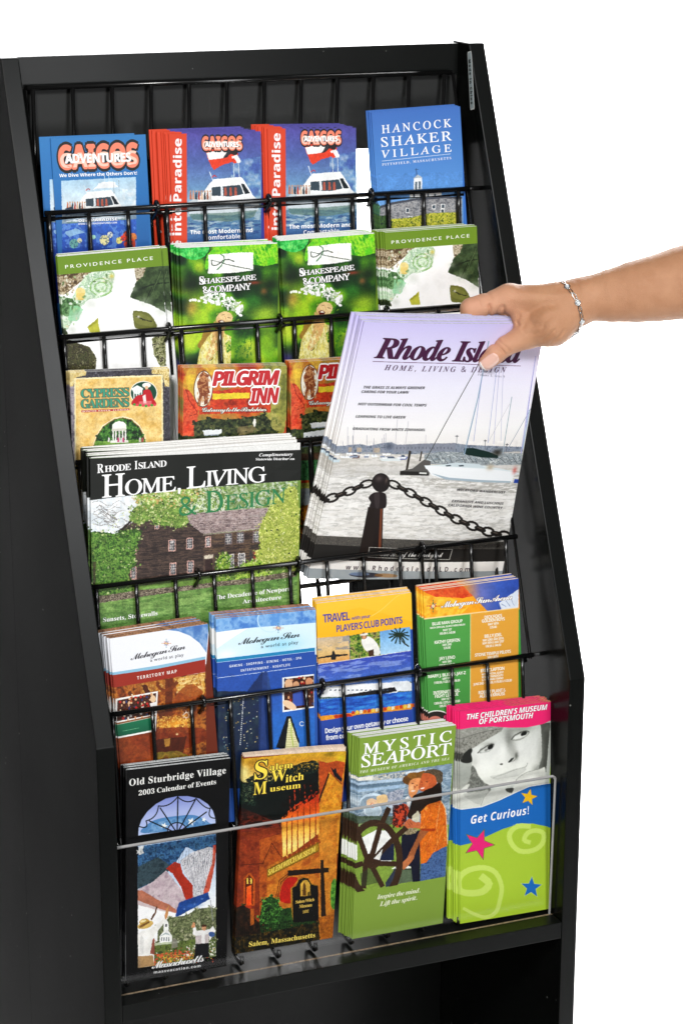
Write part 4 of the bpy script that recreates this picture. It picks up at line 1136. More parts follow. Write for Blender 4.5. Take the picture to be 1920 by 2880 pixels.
def art_M():
    a = Art(px(QUADS['M']), base='#2c58a8', fr=7)
    a.R([(260, '#7cacE0'), (400, '#cfe8f8'), (520, '#e8f6fc')], '780,250 1420,200 1420,480 780,540')
    a.cloud(['#5c94d8', '#8cb8e8', '#4a80cc'], '800,262 1412,205 1410,285 1000,320 800,350', 60)
    a.P('#f6fbfd', '800,345 1000,318 900,380 800,450'); a.P('#d4eefb', '1000,318 1410,285 1410,440 800,512 800,450 900,380')
    a.B('#8cd4f4', 1200, 420, 120, 50, .7).B('#f4fbfe', 860, 480, 60, 30, .9)
    a.L('#c4e4f8', 6, [(1130 + 75 * math.cos(t), 268 + 75 * math.sin(t)) for t in np.linspace(1.2, 4.6, 14)], .9)
    a.P('#1c84b8', '800,510 1405,438 1405,460 800,530')
    a.R([(460, '#2850a4'), (700, '#2c58b0'), (900, '#2c6cc4'), (1060, '#2c70c8')], '800,530 1405,458 1405,1300 800,1300')
    a.L('#c8dcf0', 2.5, '800,531 1405,459').L('#e8f0f8', 2.5, '800,625 1405,546')
    # towers
    a.P('#1c3468', '985,712 1078,588 1088,590 1062,1300 960,1300').P('#27417c', '1085,590 1110,580 1140,720 1150,1300 1060,1300').P('#34528c', '1110,580 1128,640 1160,1300 1130,1300', .8)
    a.P('#131c30', '800,712 985,712 960,1300 800,1300').cloud(['#18284c', '#1c2c44', '#2a3c4c'], '800,705 985,705 1060,740 1062,1300 800,1300', 40)
    r = random.Random(8)
    for i in range(70): x, y = r.uniform(812, 1050), r.uniform(740, 1060); a.P(r.choice(['#e8d8a0', '#c8a040', '#f4f0d8', '#7ca0a0']), [(x, y), (x + 7, y - 1), (x + 7, y + 4), (x, y + 5)], .9)
    for i in range(24): a.P('#e8ecec', [(964 - i * .8, 750 + i * 12), (969 - i * .8, 750 + i * 12), (969 - i * .8, 757 + i * 12), (964 - i * .8, 757 + i * 12)])
    a.P('#10141c', '1165,1050 1232,860 1246,856 1250,870 1225,1060').P('#e8e4b0', '1245,868 1254,866 1306,1026 1306,1060 1222,1060').P('#101820', '1240,858 1258,856 1312,1020 1300,1020 1252,872 1246,872')
    for i in range(12): a.L('#a8a45c', 2, [(1244 - i * 1.6, 890 + i * 14), (1256 + i * 4, 888 + i * 14)])
    a.L('#a8c43c', 5, '1262,900 1258,960 1272,1040')
    a.photo('800,600 1405,560 1405,1200 800,1200', 1.0, 10, .08)
    a.P('#f4f6f8', '1205,622 1400,600 1400,806 1207,834'); mini_crowd(a, '1216,632 1398,610 1398,798 1217,822', 11, 30)
    a.E('#e8b48c', 1245, 664, 24, 34).E('#d8a078', 1290, 668, 20, 24).P('#3c58b0', '1270,720 1330,700 1340,790 1270,800').E('#f0c8a4', 1250, 790, 46, 22, 30).E('#d8946c', 1370, 650, 22, 28)
    sun_mark(a, 1181, 318, .9)
    a.T('Mohegan Sun', 'c', 936, 422, 1312, 372, 36, '#16222c', ls=.82)
    a.T('a world at play', 's', 1075, 442, 1302, 414, 20, '#2c3c4c', ls=1.1, bold=.006)
    a.T('GAMING - SHOPPING - DINING - HOTEL - SPA', 'S', 882, 560, 1322, 508, 15, '#e4eefa', ls=1.2)
    a.T('ENTERTAINMENT - NIGHTLIFE', 'S', 952, 586, 1252, 550, 15, '#e4eefa', ls=1.2)
    a.L('#e8f0f8', 4, [(1325 + 13 * math.cos(t), 905 + 13 * math.sin(t)) for t in np.linspace(.5, 6, 10)])
    return a

def art_N():
    a = Art(px(QUADS['N']), base='#2850a0', fr=8)
    a.R([(180, '#fdc030'), (400, '#fcb41c')], '50,230 590,165 590,370 50,430')
    a.L('#fcd880', 2.5, '360,300 420,260 500,190 560,172', sm=1).P('#fdca48', '60,300 300,250 590,330 590,170 60,230', .35)
    a.R([(410, '#c8b49c'), (500, '#e0b878'), (560, '#d8944c')], '55,420 236,406 240,540 60,566').N('#7c8088', '60,415 236,402 236,480 60,490', 22, .54, .7, asp=3)
    a.P('#1c1e20', '64,528 140,512 146,490 154,490 160,510 230,508 230,514 165,524 160,540 140,540 135,524 66,534')
    a.cloud(['#2c5020', '#7c9c34', '#b0a860', '#4a4a30'], '238,405 405,382 408,512 242,538', 16)
    a.P('#f0eee8', '310,420 350,412 390,450 408,500 380,515 330,490 305,450', sm=1).E('#6a4a34', 318, 408, 17, 19).P('#4a3020', '340,490 372,480 372,520 345,524').E('#c89068', 318, 414, 11, 13).P('#e4dfd0', '296,398 340,390 340,402 298,408')
    a.R([(370, '#6ca4dc'), (500, '#a8d0f0')], '405,382 572,358 576,486 408,512')
    for t in range(13):
        an = t * .483; a.L('#1c3020', 7, [(510, 402), (510 + 30 * math.cos(an), 402 + 20 * math.sin(an)), (510 + 56 * math.cos(an), 408 + 44 * math.sin(an))], sm=1)
    a.L('#2c2c1c', 6, '512,405 530,440 565,465', sm=1)
    a.L('#f0e8d8', 3, '60,566 576,488')
    a.R([(500, '#3a48b0'), (640, '#4a70c8'), (720, '#88b0e0')], '60,568 576,490 582,740 60,760')
    a.N('#9cb0e8', '60,575 576,500 580,640 60,660', 18, .58, .6, asp=6)
    a.cloud(['#1c3428', '#3c5c4c', '#8c9898', '#2c3c3c'], '60,718 220,700 582,660 582,720 60,758', 12)
    a.P('#eef0f2', '80,745 110,690 300,672 470,664 520,690 500,720 260,742').P('#1c1a20', '200,735 480,690 560,668 500,712 300,752 240,752').P('#dfe4e8', '470,660 560,655 582,670 582,710 500,712')
    for i in range(14): a.P('#3c4c5c', [(130 + i * 24, 704), (142 + i * 24, 703), (142 + i * 24, 709), (130 + i * 24, 710)])
    a.cloud(['#1c4cac', '#2c6ccc', '#3c8cd8'], '60,760 582,712 582,800 60,850', 12, asp=5)
    a.P('#e8962c', '62,852 200,838 582,780 584,812 300,840 62,880'); 
    for i in range(16): a.P(['#c83c1c', '#f0c850', '#e8e0c0', '#d8641c'][i % 4], [(250 + i * 22, 822 - i * 2.6), (266 + i * 22, 820 - i * 2.6), (266 + i * 22, 838 - i * 2.6), (250 + i * 22, 842 - i * 2.6)])
    a.P('#c03818', '150,846 240,836 260,850 160,862')
    a.photo('60,420 582,360 582,840 60,880', 1.6, 8, .12)
    a.R([(860, '#2c4ca4'), (1000, '#203c8c')], '60,880 584,812 590,1500 60,1500')
    a.T('TRAVEL', 'S', 94, 336, 242, 320, 46, '#4c4498', ls=.85, bold=-.02)
    a.T('with your', 'S', 250, 320, 353, 307, 18, '#4c4498', ls=.95, bold=-.015)
    a.T("PLAYER'S CLUB POINTS", 'S', 168, 388, 530, 338, 38, '#4c4498', ls=.9, bold=-.02)
    a.T('Design your own getaway or choose', 'S', 106, 946, 562, 876, 27, '#f4f6fa', ls=.92, bold=-.01)
    a.T('from one of our packages', 'S', 110, 984, 450, 940, 27, '#f4f6fa', ls=.92, bold=-.01)
    return a

def art_O():
    a = Art(px(QUADS['O']), base='#3f9a3c', fr=8)
    a.P('#f8a020', '640,155 1175,88 1175,260 645,320')
    a.cloud(['#d8441c', '#e8662c', '#c83c18'], '645,160 900,125 1000,170 860,200 700,190', 40)
    a.cloud(['#f8b428', '#fcd048', '#f09418'], '645,185 800,200 900,240 850,290 650,316', 50, a=.8)
    a.R([(860, '#f0902c'), (960, '#6870b0'), (1060, '#3c5cb4'), (1170, '#2c4ca4')], '860,130 1170,92 1168,252 1000,272 930,200', horiz=1)
    a.P('#e8eef4', '1060,225 1168,150 1168,252 1075,262', .9)
    for i in range(3): a.L('#7c8cb0', 3, [(1075 + i * 25, 232 - i * 16), (1100 + i * 22, 248 - i * 4)])
    a.photo('645,160 1170,92 1168,250 645,312', 3, 14, .08)
    a.P('#f8e0b0', '645,312 1168,250 1168,256 645,320', .8)
    a.R([(300, '#55a04c'), (860, '#489244')], '640,320 905,288 902,1500 640,1500')
    a.R([(260, '#e4a23c'), (860, '#dc9a38')], '905,288 1170,256 1168,1500 902,1500')
    a.L('#d8e8b0', 3, '905,288 902,1500')
    a.E('#e8e4e0', 722, 868, 76, 50).E('#2c2420', 722, 870, 70, 46).E('#c87c6c', 712, 880, 40, 30).E('#e04878', 770, 856, 12, 12)
    sun_mark(a, 700, 244, 1.0, ('#c83c2c', '#e88c2c', '#2c6c4c', '#6a3c98'))
    a.T('Mohegan Sun Arena', 'c', 744, 254, 1134, 206, 32, '#ffffff', ol='#6a4030', ow=.02, ls=.82)
    def col(items, cw):
        for t, x, y, sz, wd in items: a.T(t, 'S', x - wd / 2, y + wd * .055, x + wd / 2, y - wd * .055, sz, '#f6f8e8', ls=.9, bold=-.012)
    col([('BLUE MAN GROUP', 778, 342, 17, 166), ('WITH SPECIAL GUEST MIKE RELM', 778, 360, 10, 192), ('MAY 1ST', 778, 380, 12, 48), ('$55.00 & $45.00', 778, 398, 13, 86),
         ('KATHY GRIFFIN', 777, 446, 18, 138), ('MAY 2ND', 776, 462, 12, 50), ('$35.00', 776, 480, 13, 38), ('JAY LENO', 776, 538, 18, 88), ('MAY 3RD', 776, 556, 12, 50), ('$50.00 & $45.00', 776, 574, 13, 86),
         ('MARY J. BLIGE & JAY-Z', 776, 630, 17, 206), ('MAY 9TH', 776, 648, 12, 50), ('$150.00, $125.00 & $85.00', 776, 666, 13, 142), ('INTERNATIONAL', 774, 724, 18, 146), ('FIGHT LEAGUE', 774, 744, 18, 128), ('MAY 16TH', 774, 761, 12, 56),
         ('$300.00, $275.00, $150.00', 776, 780, 13, 142), ('$95.00, $50.00', 776, 798, 13, 84)], 1)
    col([("DICK FOX'S", 1030, 310, 18, 96), ('GOLDEN BOYS', 1030, 329, 18, 126), ('MAY 18TH', 1030, 348, 13, 58), ('$25.00', 1030, 366, 13, 38), ('BILLY JOEL', 1030, 414, 18, 96), ('MAY 23RD, MAY 25TH,', 1030, 433, 13, 116), ('MAY 29TH & MAY 31ST', 1030, 450, 13, 118), ('$98.50 & $48.50', 1030, 468, 13, 86),
         ('STONE TEMPLE PILOTS', 1028, 512, 17, 198), ('MAY 30TH', 1028, 530, 13, 58), ('ERIC CLAPTON', 1026, 602, 18, 130), ('WITH SPECIAL GUEST', 1026, 620, 11, 122), ('ROBERT RANDOLPH', 1026, 636, 12, 116), ('& THE FAMILY BAND', 1026, 652, 12, 118),
         ('JUNE 2ND - $250.00, $175.00 & $125.00', 1026, 670, 13, 212), ('ROBERT PLANT &', 1024, 722, 18, 150), ('ALISON KRAUSS', 1024, 742, 18, 140)], 1)
    return a
def star(a, c, cx, cy, r, rot=0, asp=1.0, ol=None):
    def pts(rr): return [(cx + rr * (1 if k % 2 == 0 else .42) * math.sin(k * math.pi / 5 + rot), cy - asp * rr * (1 if k % 2 == 0 else .42) * math.cos(k * math.pi / 5 + rot)) for k in range(10)]
    if ol: a.P(ol, pts(r * 1.1))
    a.P(c, pts(r))

def art_P():
    a = Art(px(QUADS['P']), base='#08090a', fr=9)
    # fanlight
    arch = [(545 + 229 * math.cos(t), 500 - 128 * math.sin(t) - 34 * math.cos(t) * .9 - 20) for t in np.linspace(0, math.pi, 26)]
    poly = arch + [(316, 574), (774, 500)]
    arch2 = [(x, y + 0) for x, y in arch]
    a.R([(340, '#7c88c8'), (430, '#a4b0e0'), (560, '#b4c4e8')], '316,574 318,530 335,480 370,430 420,385 480,352 545,338 610,337 680,352 730,385 760,425 774,470 776,500', sm=0)
    a.P('#4c80b4', '352,560 380,500 450,470 560,455 640,450 700,470 740,500 745,506', .95, sm=1)
    a.cloud(['#3c6c9c', '#6c98c4', '#8cb0d4'], '360,560 400,500 560,462 700,475 740,504', 14, a=.6)
    for x, y, r in ((470, 515, 22), (632, 490, 26), (706, 478, 16)): star(a, '#eceee8', x, y, r, .3)
    a.E('#93a4d8', 545, 540, 60, 45)
    a.P('#08090a', '300,580 316,574 600,530 776,500 790,500 790,560 316,625 300,625')
    for x, y in ((382, 486), (446, 408), (552, 340), (655, 360), (722, 432)):
        a.L('#08090a', 7, [(547, 560), (x, y)])
    sc = [(318, 478), (345, 482), (380, 486)]
    pts = [(322, 520), (362, 486), (436, 396), (550, 342), (660, 352), (745, 410), (772, 470)]
    ctl = [(384, 540), (430, 470), (500, 408), (608, 395), (716, 418), (722, 470)]
    for i in range(6):
        p, q, c_ = pts[i], pts[i + 1], ctl[i]
        a.L('#08090a', 6, [((1 - t) ** 2 * p[0] + 2 * t * (1 - t) * c_[0] + t * t * q[0], (1 - t) ** 2 * p[1] + 2 * t * (1 - t) * c_[1] + t * t * q[1]) for t in np.linspace(0, 1, 9)])
    a.L('#08090a', 6, [(547 + 58 * math.cos(t), 548 - 52 * math.sin(t)) for t in np.linspace(.1, 3.2, 12)])
    # balloon scene
    win = '313,636 778,562 778,1292 313,1362'
    a.R([(600, '#b8c8e0'), (800, '#c0d4ec'), (1000, '#f2f6f8'), (1060, '#ffffff')], win)
    a.cloud(['#1c3858', '#2c5480', '#44749c', '#24405c'], '313,640 778,564 778,630 700,690 600,640 520,760 400,870 313,890', 16)
    a.cloud(['#2c3c44', '#3c5058', '#24343c'], '313,760 430,700 520,760 440,830 313,890', 26)
    a.P('#d8dcdc', '316,640 352,634 340,655 350,676 318,690'); star(a, '#f0f0ec', 320, 670, 20, .2)
    a.cloud(['#b8a4ac', '#ccbcc0', '#a8929c'], '313,895 400,850 480,780 560,880 610,960 560,1020 480,1010 400,960', 40)
    a.P('#a8301c', '480,770 530,730 565,740 580,800 640,870 640,940 600,965 570,880 520,800')
    a.cloud(['#a0a0a8', '#d8d8dc', '#c0bcc0', '#8c8c94'], '565,720 640,670 740,640 762,650 760,740 710,860 700,920 640,945 645,870 590,800', 12, asp=.5)
    a.cloud(['#b84834', '#c85c44', '#983020'], '762,628 778,628 774,720 760,800 738,905 700,925 715,850 755,740', 30)
    a.P('#b06a50', '313,900 340,900 420,950 500,985 545,1020 540,1035 440,1010 313,960', .95).P('#ccb4b4', '313,960 440,1010 540,1030 420,1020 313,985', .8)
    a.P('#1c4488', '545,1010 560,970 730,910 742,950 560,1050 535,1062').B('#3c6cb8', 640, 990, 50, 16, .6)
    for x, y in ((590, 1010), (650, 980), (695, 950)): star(a, '#5c84c8', x, y, 9)
    # village green
    a.P('#ffffff', '313,985 440,1020 520,1030 530,1090 313,1140', .9)
    a.cloud(['#5c6444', '#848c64', '#444c30', '#a8a888'], '430,1110 500,1060 600,1050 660,1010 740,1000 778,1010 778,1190 430,1210', 24)
    a.leaves(['#5c6444', '#848c64', '#3c4828', '#a8a888'], '430,1110 500,1060 600,1050 660,1010 740,1000 778,1010 778,1190 430,1210', 6, 260, sm=0, edge=6)
    a.P('#f0f0ec', '466,1090 480,1060 494,1090 496,1140 516,1170 516,1205 442,1210 442,1172 466,1140').P('#8c9ca0', '442,1172 478,1148 516,1170 478,1160', .7)
    for x in (452, 466, 480, 494): a.P('#5c6468', [(x, 1178), (x + 5, 1177), (x + 5, 1200), (x, 1201)])
    a.P('#4a4c50', '474,1100 486,1099 486,1116 474,1117')
    a.cloud(['#4c5c30', '#6c7c3c', '#3c4828'], '410,1215 650,1190 778,1190 778,1292 410,1345', 16)
    a.P('#c8d0b8', '410,1214 560,1200 560,1210 410,1228', .8)
    a.N('#e05838', '410,1280 650,1250 660,1300 410,1345', 7, .54, .95); a.N('#e8c048', '430,1290 650,1270 650,1310 430,1340', 7, .62, .9)
    a.N('#f0f0e8', '600,1230 778,1200 778,1290 600,1290', 8, .6, .9)
    rq = random.Random(31)
    for i in range(90): a.E(rq.choice(['#e86040', '#f0c050', '#f4f0e8', '#c83828', '#3c5024']), rq.uniform(420, 770), rq.uniform(1235, 1335), rq.uniform(2, 5), rq.uniform(2, 4), 0, .9)
    for i in range(26): a.L('#20303c', 2.5, [(330 + i * 17, 650 + rq.uniform(0, 40)), (350 + i * 15, 700 + rq.uniform(0, 60)), (340 + i * 15, 740 + rq.uniform(0, 40))], .5)
    for i in range(22): a.L('#f4f4f4' if i % 2 else '#70707c', 3, [(600 + i * 7, 690 + rq.uniform(-20, 30)), (625 + i * 5, 780 + rq.uniform(-20, 20)), (650 + i * 3, 880 + rq.uniform(-20, 20))], .6, sm=1)
    # man in straw hat
    a.P('#b08c60', '313,1285 400,1280 412,1345 313,1362').P('#9c8468', '313,1300 330,1300 330,1362 313,1362', .6)
    a.P('#f2f0ea', '313,1160 340,1140 380,1135 440,1090 470,1060 480,1075 440,1130 412,1160 408,1200 410,1285 313,1292')
    a.P('#8c4434', '400,1195 412,1180 412,1280 385,1275', .9).P('#c8c8c4', '330,1160 350,1190 345,1280 320,1285', .5)
    a.P('#c88c58', '470,1050 486,1000 496,1000 490,1050 478,1074').L('#c88c58', 5, '490,1005 500,990').L('#5c3c24', 10, '392,1072 418,1030 424,998')
    a.E('#d8b468', 358, 1104, 48, 22, -18).E('#c09848', 352, 1088, 30, 20, -12).P('#6c4824', '320,1112 380,1082 384,1092 326,1124', .8).E('#f0dca0', 345, 1082, 18, 8, -15)
    # man waving
    a.P('#c8bcbc', '655,1150 700,1135 735,1150 735,1215 655,1222').P('#f0eeec', '640,1130 650,1100 662,1140 700,1136 740,1130 760,1110 776,1140 740,1200 735,1160 655,1170 640,1160').P('#f4f2f0', '690,1140 712,1140 712,1215 692,1215')
    a.P('#18181c', '655,1218 735,1212 738,1296 700,1300 645,1306').E('#d89c74', 706, 1122, 13, 17).P('#4c2c1c', '690,1115 700,1102 722,1106 722,1116').P('#c88c64', '630,1120 640,1088 652,1092 652,1120').L('#8c8c98', 4, '745,960 760,1080').E('#3c5c94', 752, 1160, 18, 16)
    a.P('#8c8880', '515,1200 530,1180 548,1200 550,1235 510,1245', .8)
    a.photo('313,640 778,566 778,1292 313,1362', 2.6, 9, .13)
    a.L('#f4f4f4', 2.5, '243,182 240,700 240,1100 242,1438', .6)
    a.T('Old Sturbridge Village', 'b', 262, 277, 836, 200, 40, '#f0f0ec', ls=1.05, bold=-.008)
    a.T('2003 Calendar of Events', 'b', 318, 334, 778, 264, 29, '#f0f0ec', bold=-.006)
    a.T('Massachusetts', 'c', 396, 1366, 706, 1320, 40, '#f4f4f4', ls=.8, bold=.004)
    a.T('massvacation.com', 'S', 408, 1394, 686, 1354, 15, '#e8e8e8', ls=1.15)
    return a

def art_Q():
    a = Art(px(QUADS['Q']), base='#8c3a14', fr=13)
    a.R([(40, '#d8b02c'), (200, '#c88c24'), (420, '#e0c878')], '100,170 1520,20 1500,700 80,700')
    a.B('#f0e090', 130, 360, 70, 120, .9).B('#a87c1c', 250, 200, 90, 40, .8).B('#8c7414', 1310, 90, 70, 40, .8).B('#c8b824', 1450, 140, 60, 50, .8)
    # sandstone wall to the right
    a.cloud(['#b8641c', '#c87c24', '#d08c28'], '1150,190 1280,215 1400,180 1500,200 1500,1480 1150,1480', 60)
    a.cloud(['#a8441c', '#b8501c'], '1160,190 1280,215 1400,180 1500,200 1460,480 1300,340 1170,700', 50)
    a.cloud(['#c87c1c', '#d89428', '#c06c18'], '1300,360 1460,520 1430,1480 1180,1480 1170,900', 90)
    a.P('#2c1810', '1285,360 1305,370 1165,780 1150,760').P('#141820', '1310,270 1350,310 1380,280 1400,360 1465,430 1455,480 1370,400')
    a.L('#8c3c14', 14, '1320,360 1460,510')
    # dark foliage
    a.P('#0c1412', '85,520 260,480 300,420 480,480 760,330 800,260 950,230 1070,180 1165,210 1150,440 1172,640 1000,760 860,860 720,960 640,1060 420,1020 230,1060 80,1130')
    fol = '85,500 240,400 480,330 760,290 950,210 1165,190 1165,330 900,420 300,560 85,620'
    a.N('#0c1412', fol, 30, .46, 1); a.N('#1c3428', '85,520 300,480 300,820 85,800', 18, .52, .9); a.N('#8c9c70', '90,520 280,560 260,800 90,740', 10, .64, .7)
    a.N('#2c4030', fol, 12, .56, .7); a.N('#c89c30', '780,260 1165,190 1160,300 800,380', 16, .66, .9)
    # lit brick and glowing leaded window
    a.R([(850, '#2c120c'), (1100, '#7c2c18'), (1480, '#8c3420')], '80,840 480,1000 640,1060 660,1480 660,2500 60,2500 80,1130')
    a.N('#1c0c08', '80,860 640,1000 640,1120 80,1140', 26, .48, .8, asp=2)
    a.f(9)
    a.cloud(['#7c2c14', '#943c18', '#6c240f'], '905,560 1170,520 1180,1300 885,1300', 50)
    a.cloud(['#a84c18', '#b85c1c', '#8c3c14'], '1040,600 1180,560 1180,1100 1040,1100', 40)
    a.R([(360, '#b8300c'), (440, '#e8601c'), (520, '#f8a838'), (620, '#fce080'), (680, '#f8c85c')], '1172,470 1230,410 1290,370 1345,330 1392,300 1395,560 1180,720')
    for x in (1204, 1234, 1268, 1304, 1340, 1374): a.L('#a03c10', 7, [(x, 480 - (x - 1204) * .8), (x, 690 - (x - 1204) * .55)])
    a.L('#c83c14', 6, '1250,300 1252,400').L('#c83c14', 5, '1280,290 1282,390').L('#c83c14', 5, '1310,270 1312,360').L('#a02c10', 4, '1222,340 1224,420').L('#c83c14', 5, '1345,270 1347,310')
    a.N('#100c08', '1170,380 1392,200 1392,330 1170,480', 12, .5, .9)
    a.cloud(['#b86c1c', '#d0882c'], '1395,480 1500,460 1490,1180 1390,1200', 40)
    a.cloud(['#b8641c', '#cc7c24', '#a85418'], '1085,760 1395,600 1395,1100 1085,1100', 50)
    for i in range(8): a.P('#8c3c14', [(1180 + i * 28, 705 - i * 14), (1200 + i * 28, 690 - i * 14), (1206 + i * 28, 715 - i * 14), (1184 + i * 28, 728 - i * 14)])
    a.P('#7c5c14', '1084,776 1392,612 1394,668 1086,826').P('#a07c1c', '1090,782 1388,622 1388,662 1090,818')
    a.T('SALEM WITCH MUSEUM', 'r', 1092, 810, 1372, 668, 30, '#f8e060', ls=.85, bold=.012)
    # left window
    a.P('#c05818', '945,990 945,830 970,800 985,798 1012,830 1010,990').P('#5c200c', '952,985 952,840 978,806 1002,836 1000,985').P('#f86820', '960,985 962,880 990,870 992,985').P('#f8d858', '962,862 964,828 972,826 972,864').P('#f8d858', '984,862 984,824 994,832 994,862')
    a.B('#f84010', 975, 960, 16, 50, .8).L('#4c1808', 4, '925,750 1060,740 1115,620').L('#4c1808', 4, '1115,620 1170,700')
    a.P('#b01c10', '1165,960 1170,880 1200,830 1240,820 1270,830 1240,880 1232,970', sm=1)
    a.L('#5c1c0c', 4, '1140,930 1160,840 1210,800').L('#5c1c0c', 4, '1150,940 1170,850 1210,815')
    # hanging sign
    a.P('#20140c', '1208,782 1450,766 1450,792 1210,814').P('#24170e', '1402,720 1420,718 1440,1200 1406,1200')
    a.P('#0c0b0b', '1232,880 1256,872 1270,835 1300,820 1330,826 1352,860 1388,870 1392,1080 1238,1090').L('#a87820', 4, '1234,882 1258,872 1272,837 1302,822 1330,828 1352,862 1386,872')
    a.P('#a87820', '1226,886 1236,882 1240,1090 1228,1092')
    a.P('#c89c3c', '1284,935 1284,860 1300,840 1322,838 1340,860 1343,930').P('#5c3c14', '1296,930 1300,860 1308,850 1316,870 1318,930').P('#5c4c18', '1326,930 1326,910 1340,906 1340,930')
    a.T('Salem Witch', 'b', 1256, 978, 1366, 962, 18, '#e8c458', ls=.9); a.T('Museum', 'b', 1278, 1004, 1352, 994, 18, '#e8c458', ls=.9); a.T('1692', 'b', 1298, 1036, 1332, 1030, 16, '#e8c458')
    # shrubs and railings
    a.cloud(['#0c1c0c', '#1c3c18', '#2c5420', '#142c10'], '1040,1060 1060,960 1110,930 1150,960 1165,1010 1230,1000 1240,1090 1380,1080 1390,1190 1040,1220', 16, sm=0)
    a.leaves(['#1c3c18', '#4c8c34', '#6cac44', '#0c1c0c'], '1040,1060 1060,960 1110,930 1150,960 1165,1010 1160,1180 1045,1200', 7, 200, sm=0, edge=5); a.leaves(['#100c08', '#3c200c', '#2c4c18', '#7c3c14'], '885,1010 940,990 1000,1060 1390,1090 1390,1180 890,1240', 6, 200, sm=0, edge=6)
    a.N('#4c8c34', '1050,940 1160,940 1160,1100 1050,1100', 8, .6, .8)
    a.cloud(['#100c08', '#241408', '#3c200c'], '885,1010 940,990 980,1010 1000,1060 1040,1090 1060,1230 885,1280', 16)
    a.P('#c0641c', '985,1010 1008,1010 1006,1100 985,1110', .8)
    a.cloud(['#0c0c08', '#1c1c10', '#5c4410'], '885,1180 1390,1090 1400,1210 885,1290', 14)
    for i in range(40): x = 890 + i * 12.5; a.L('#0a0806', 3, [(x, 1120 - i * 1.6), (x, 1300 - i * 2.2)], .8)
    a.cloud(['#b86c18', '#8c4c14'], '1392,1060 1480,1040 1476,1180 1406,1200', 14)
    a.cloud(['#2c5c1c', '#4c8c2c', '#6ca03c'], '1465,860 1492,840 1490,1000 1462,990', 10, sm=1)
    a.f(9)
    a.photo('880,80 1560,60 1560,1300 880,1300', 2.6, 9, .17)
    Y = '#fce04c'
    for t, x0, y0, x1, y1, h in (('S', 1008, 240, 1086, 230, 108), ('alem', 1100, 184, 1240, 166, 36), ('W', 1108, 252, 1200, 240, 66), ('itch', 1196, 256, 1304, 238, 44), ('M', 1002, 332, 1082, 322, 74), ('useum', 1102, 312, 1286, 288, 34)):
        a.T(t, 'b', x0, y0, x1, y1, h, Y, ol='#2c1c08', ow=.03)
    a.T('Salem, Massachusetts', 'b', 976, 1234, 1370, 1176, 28, '#fce468', ol='#2c1408', ow=.03, bold=-.004)
    return a

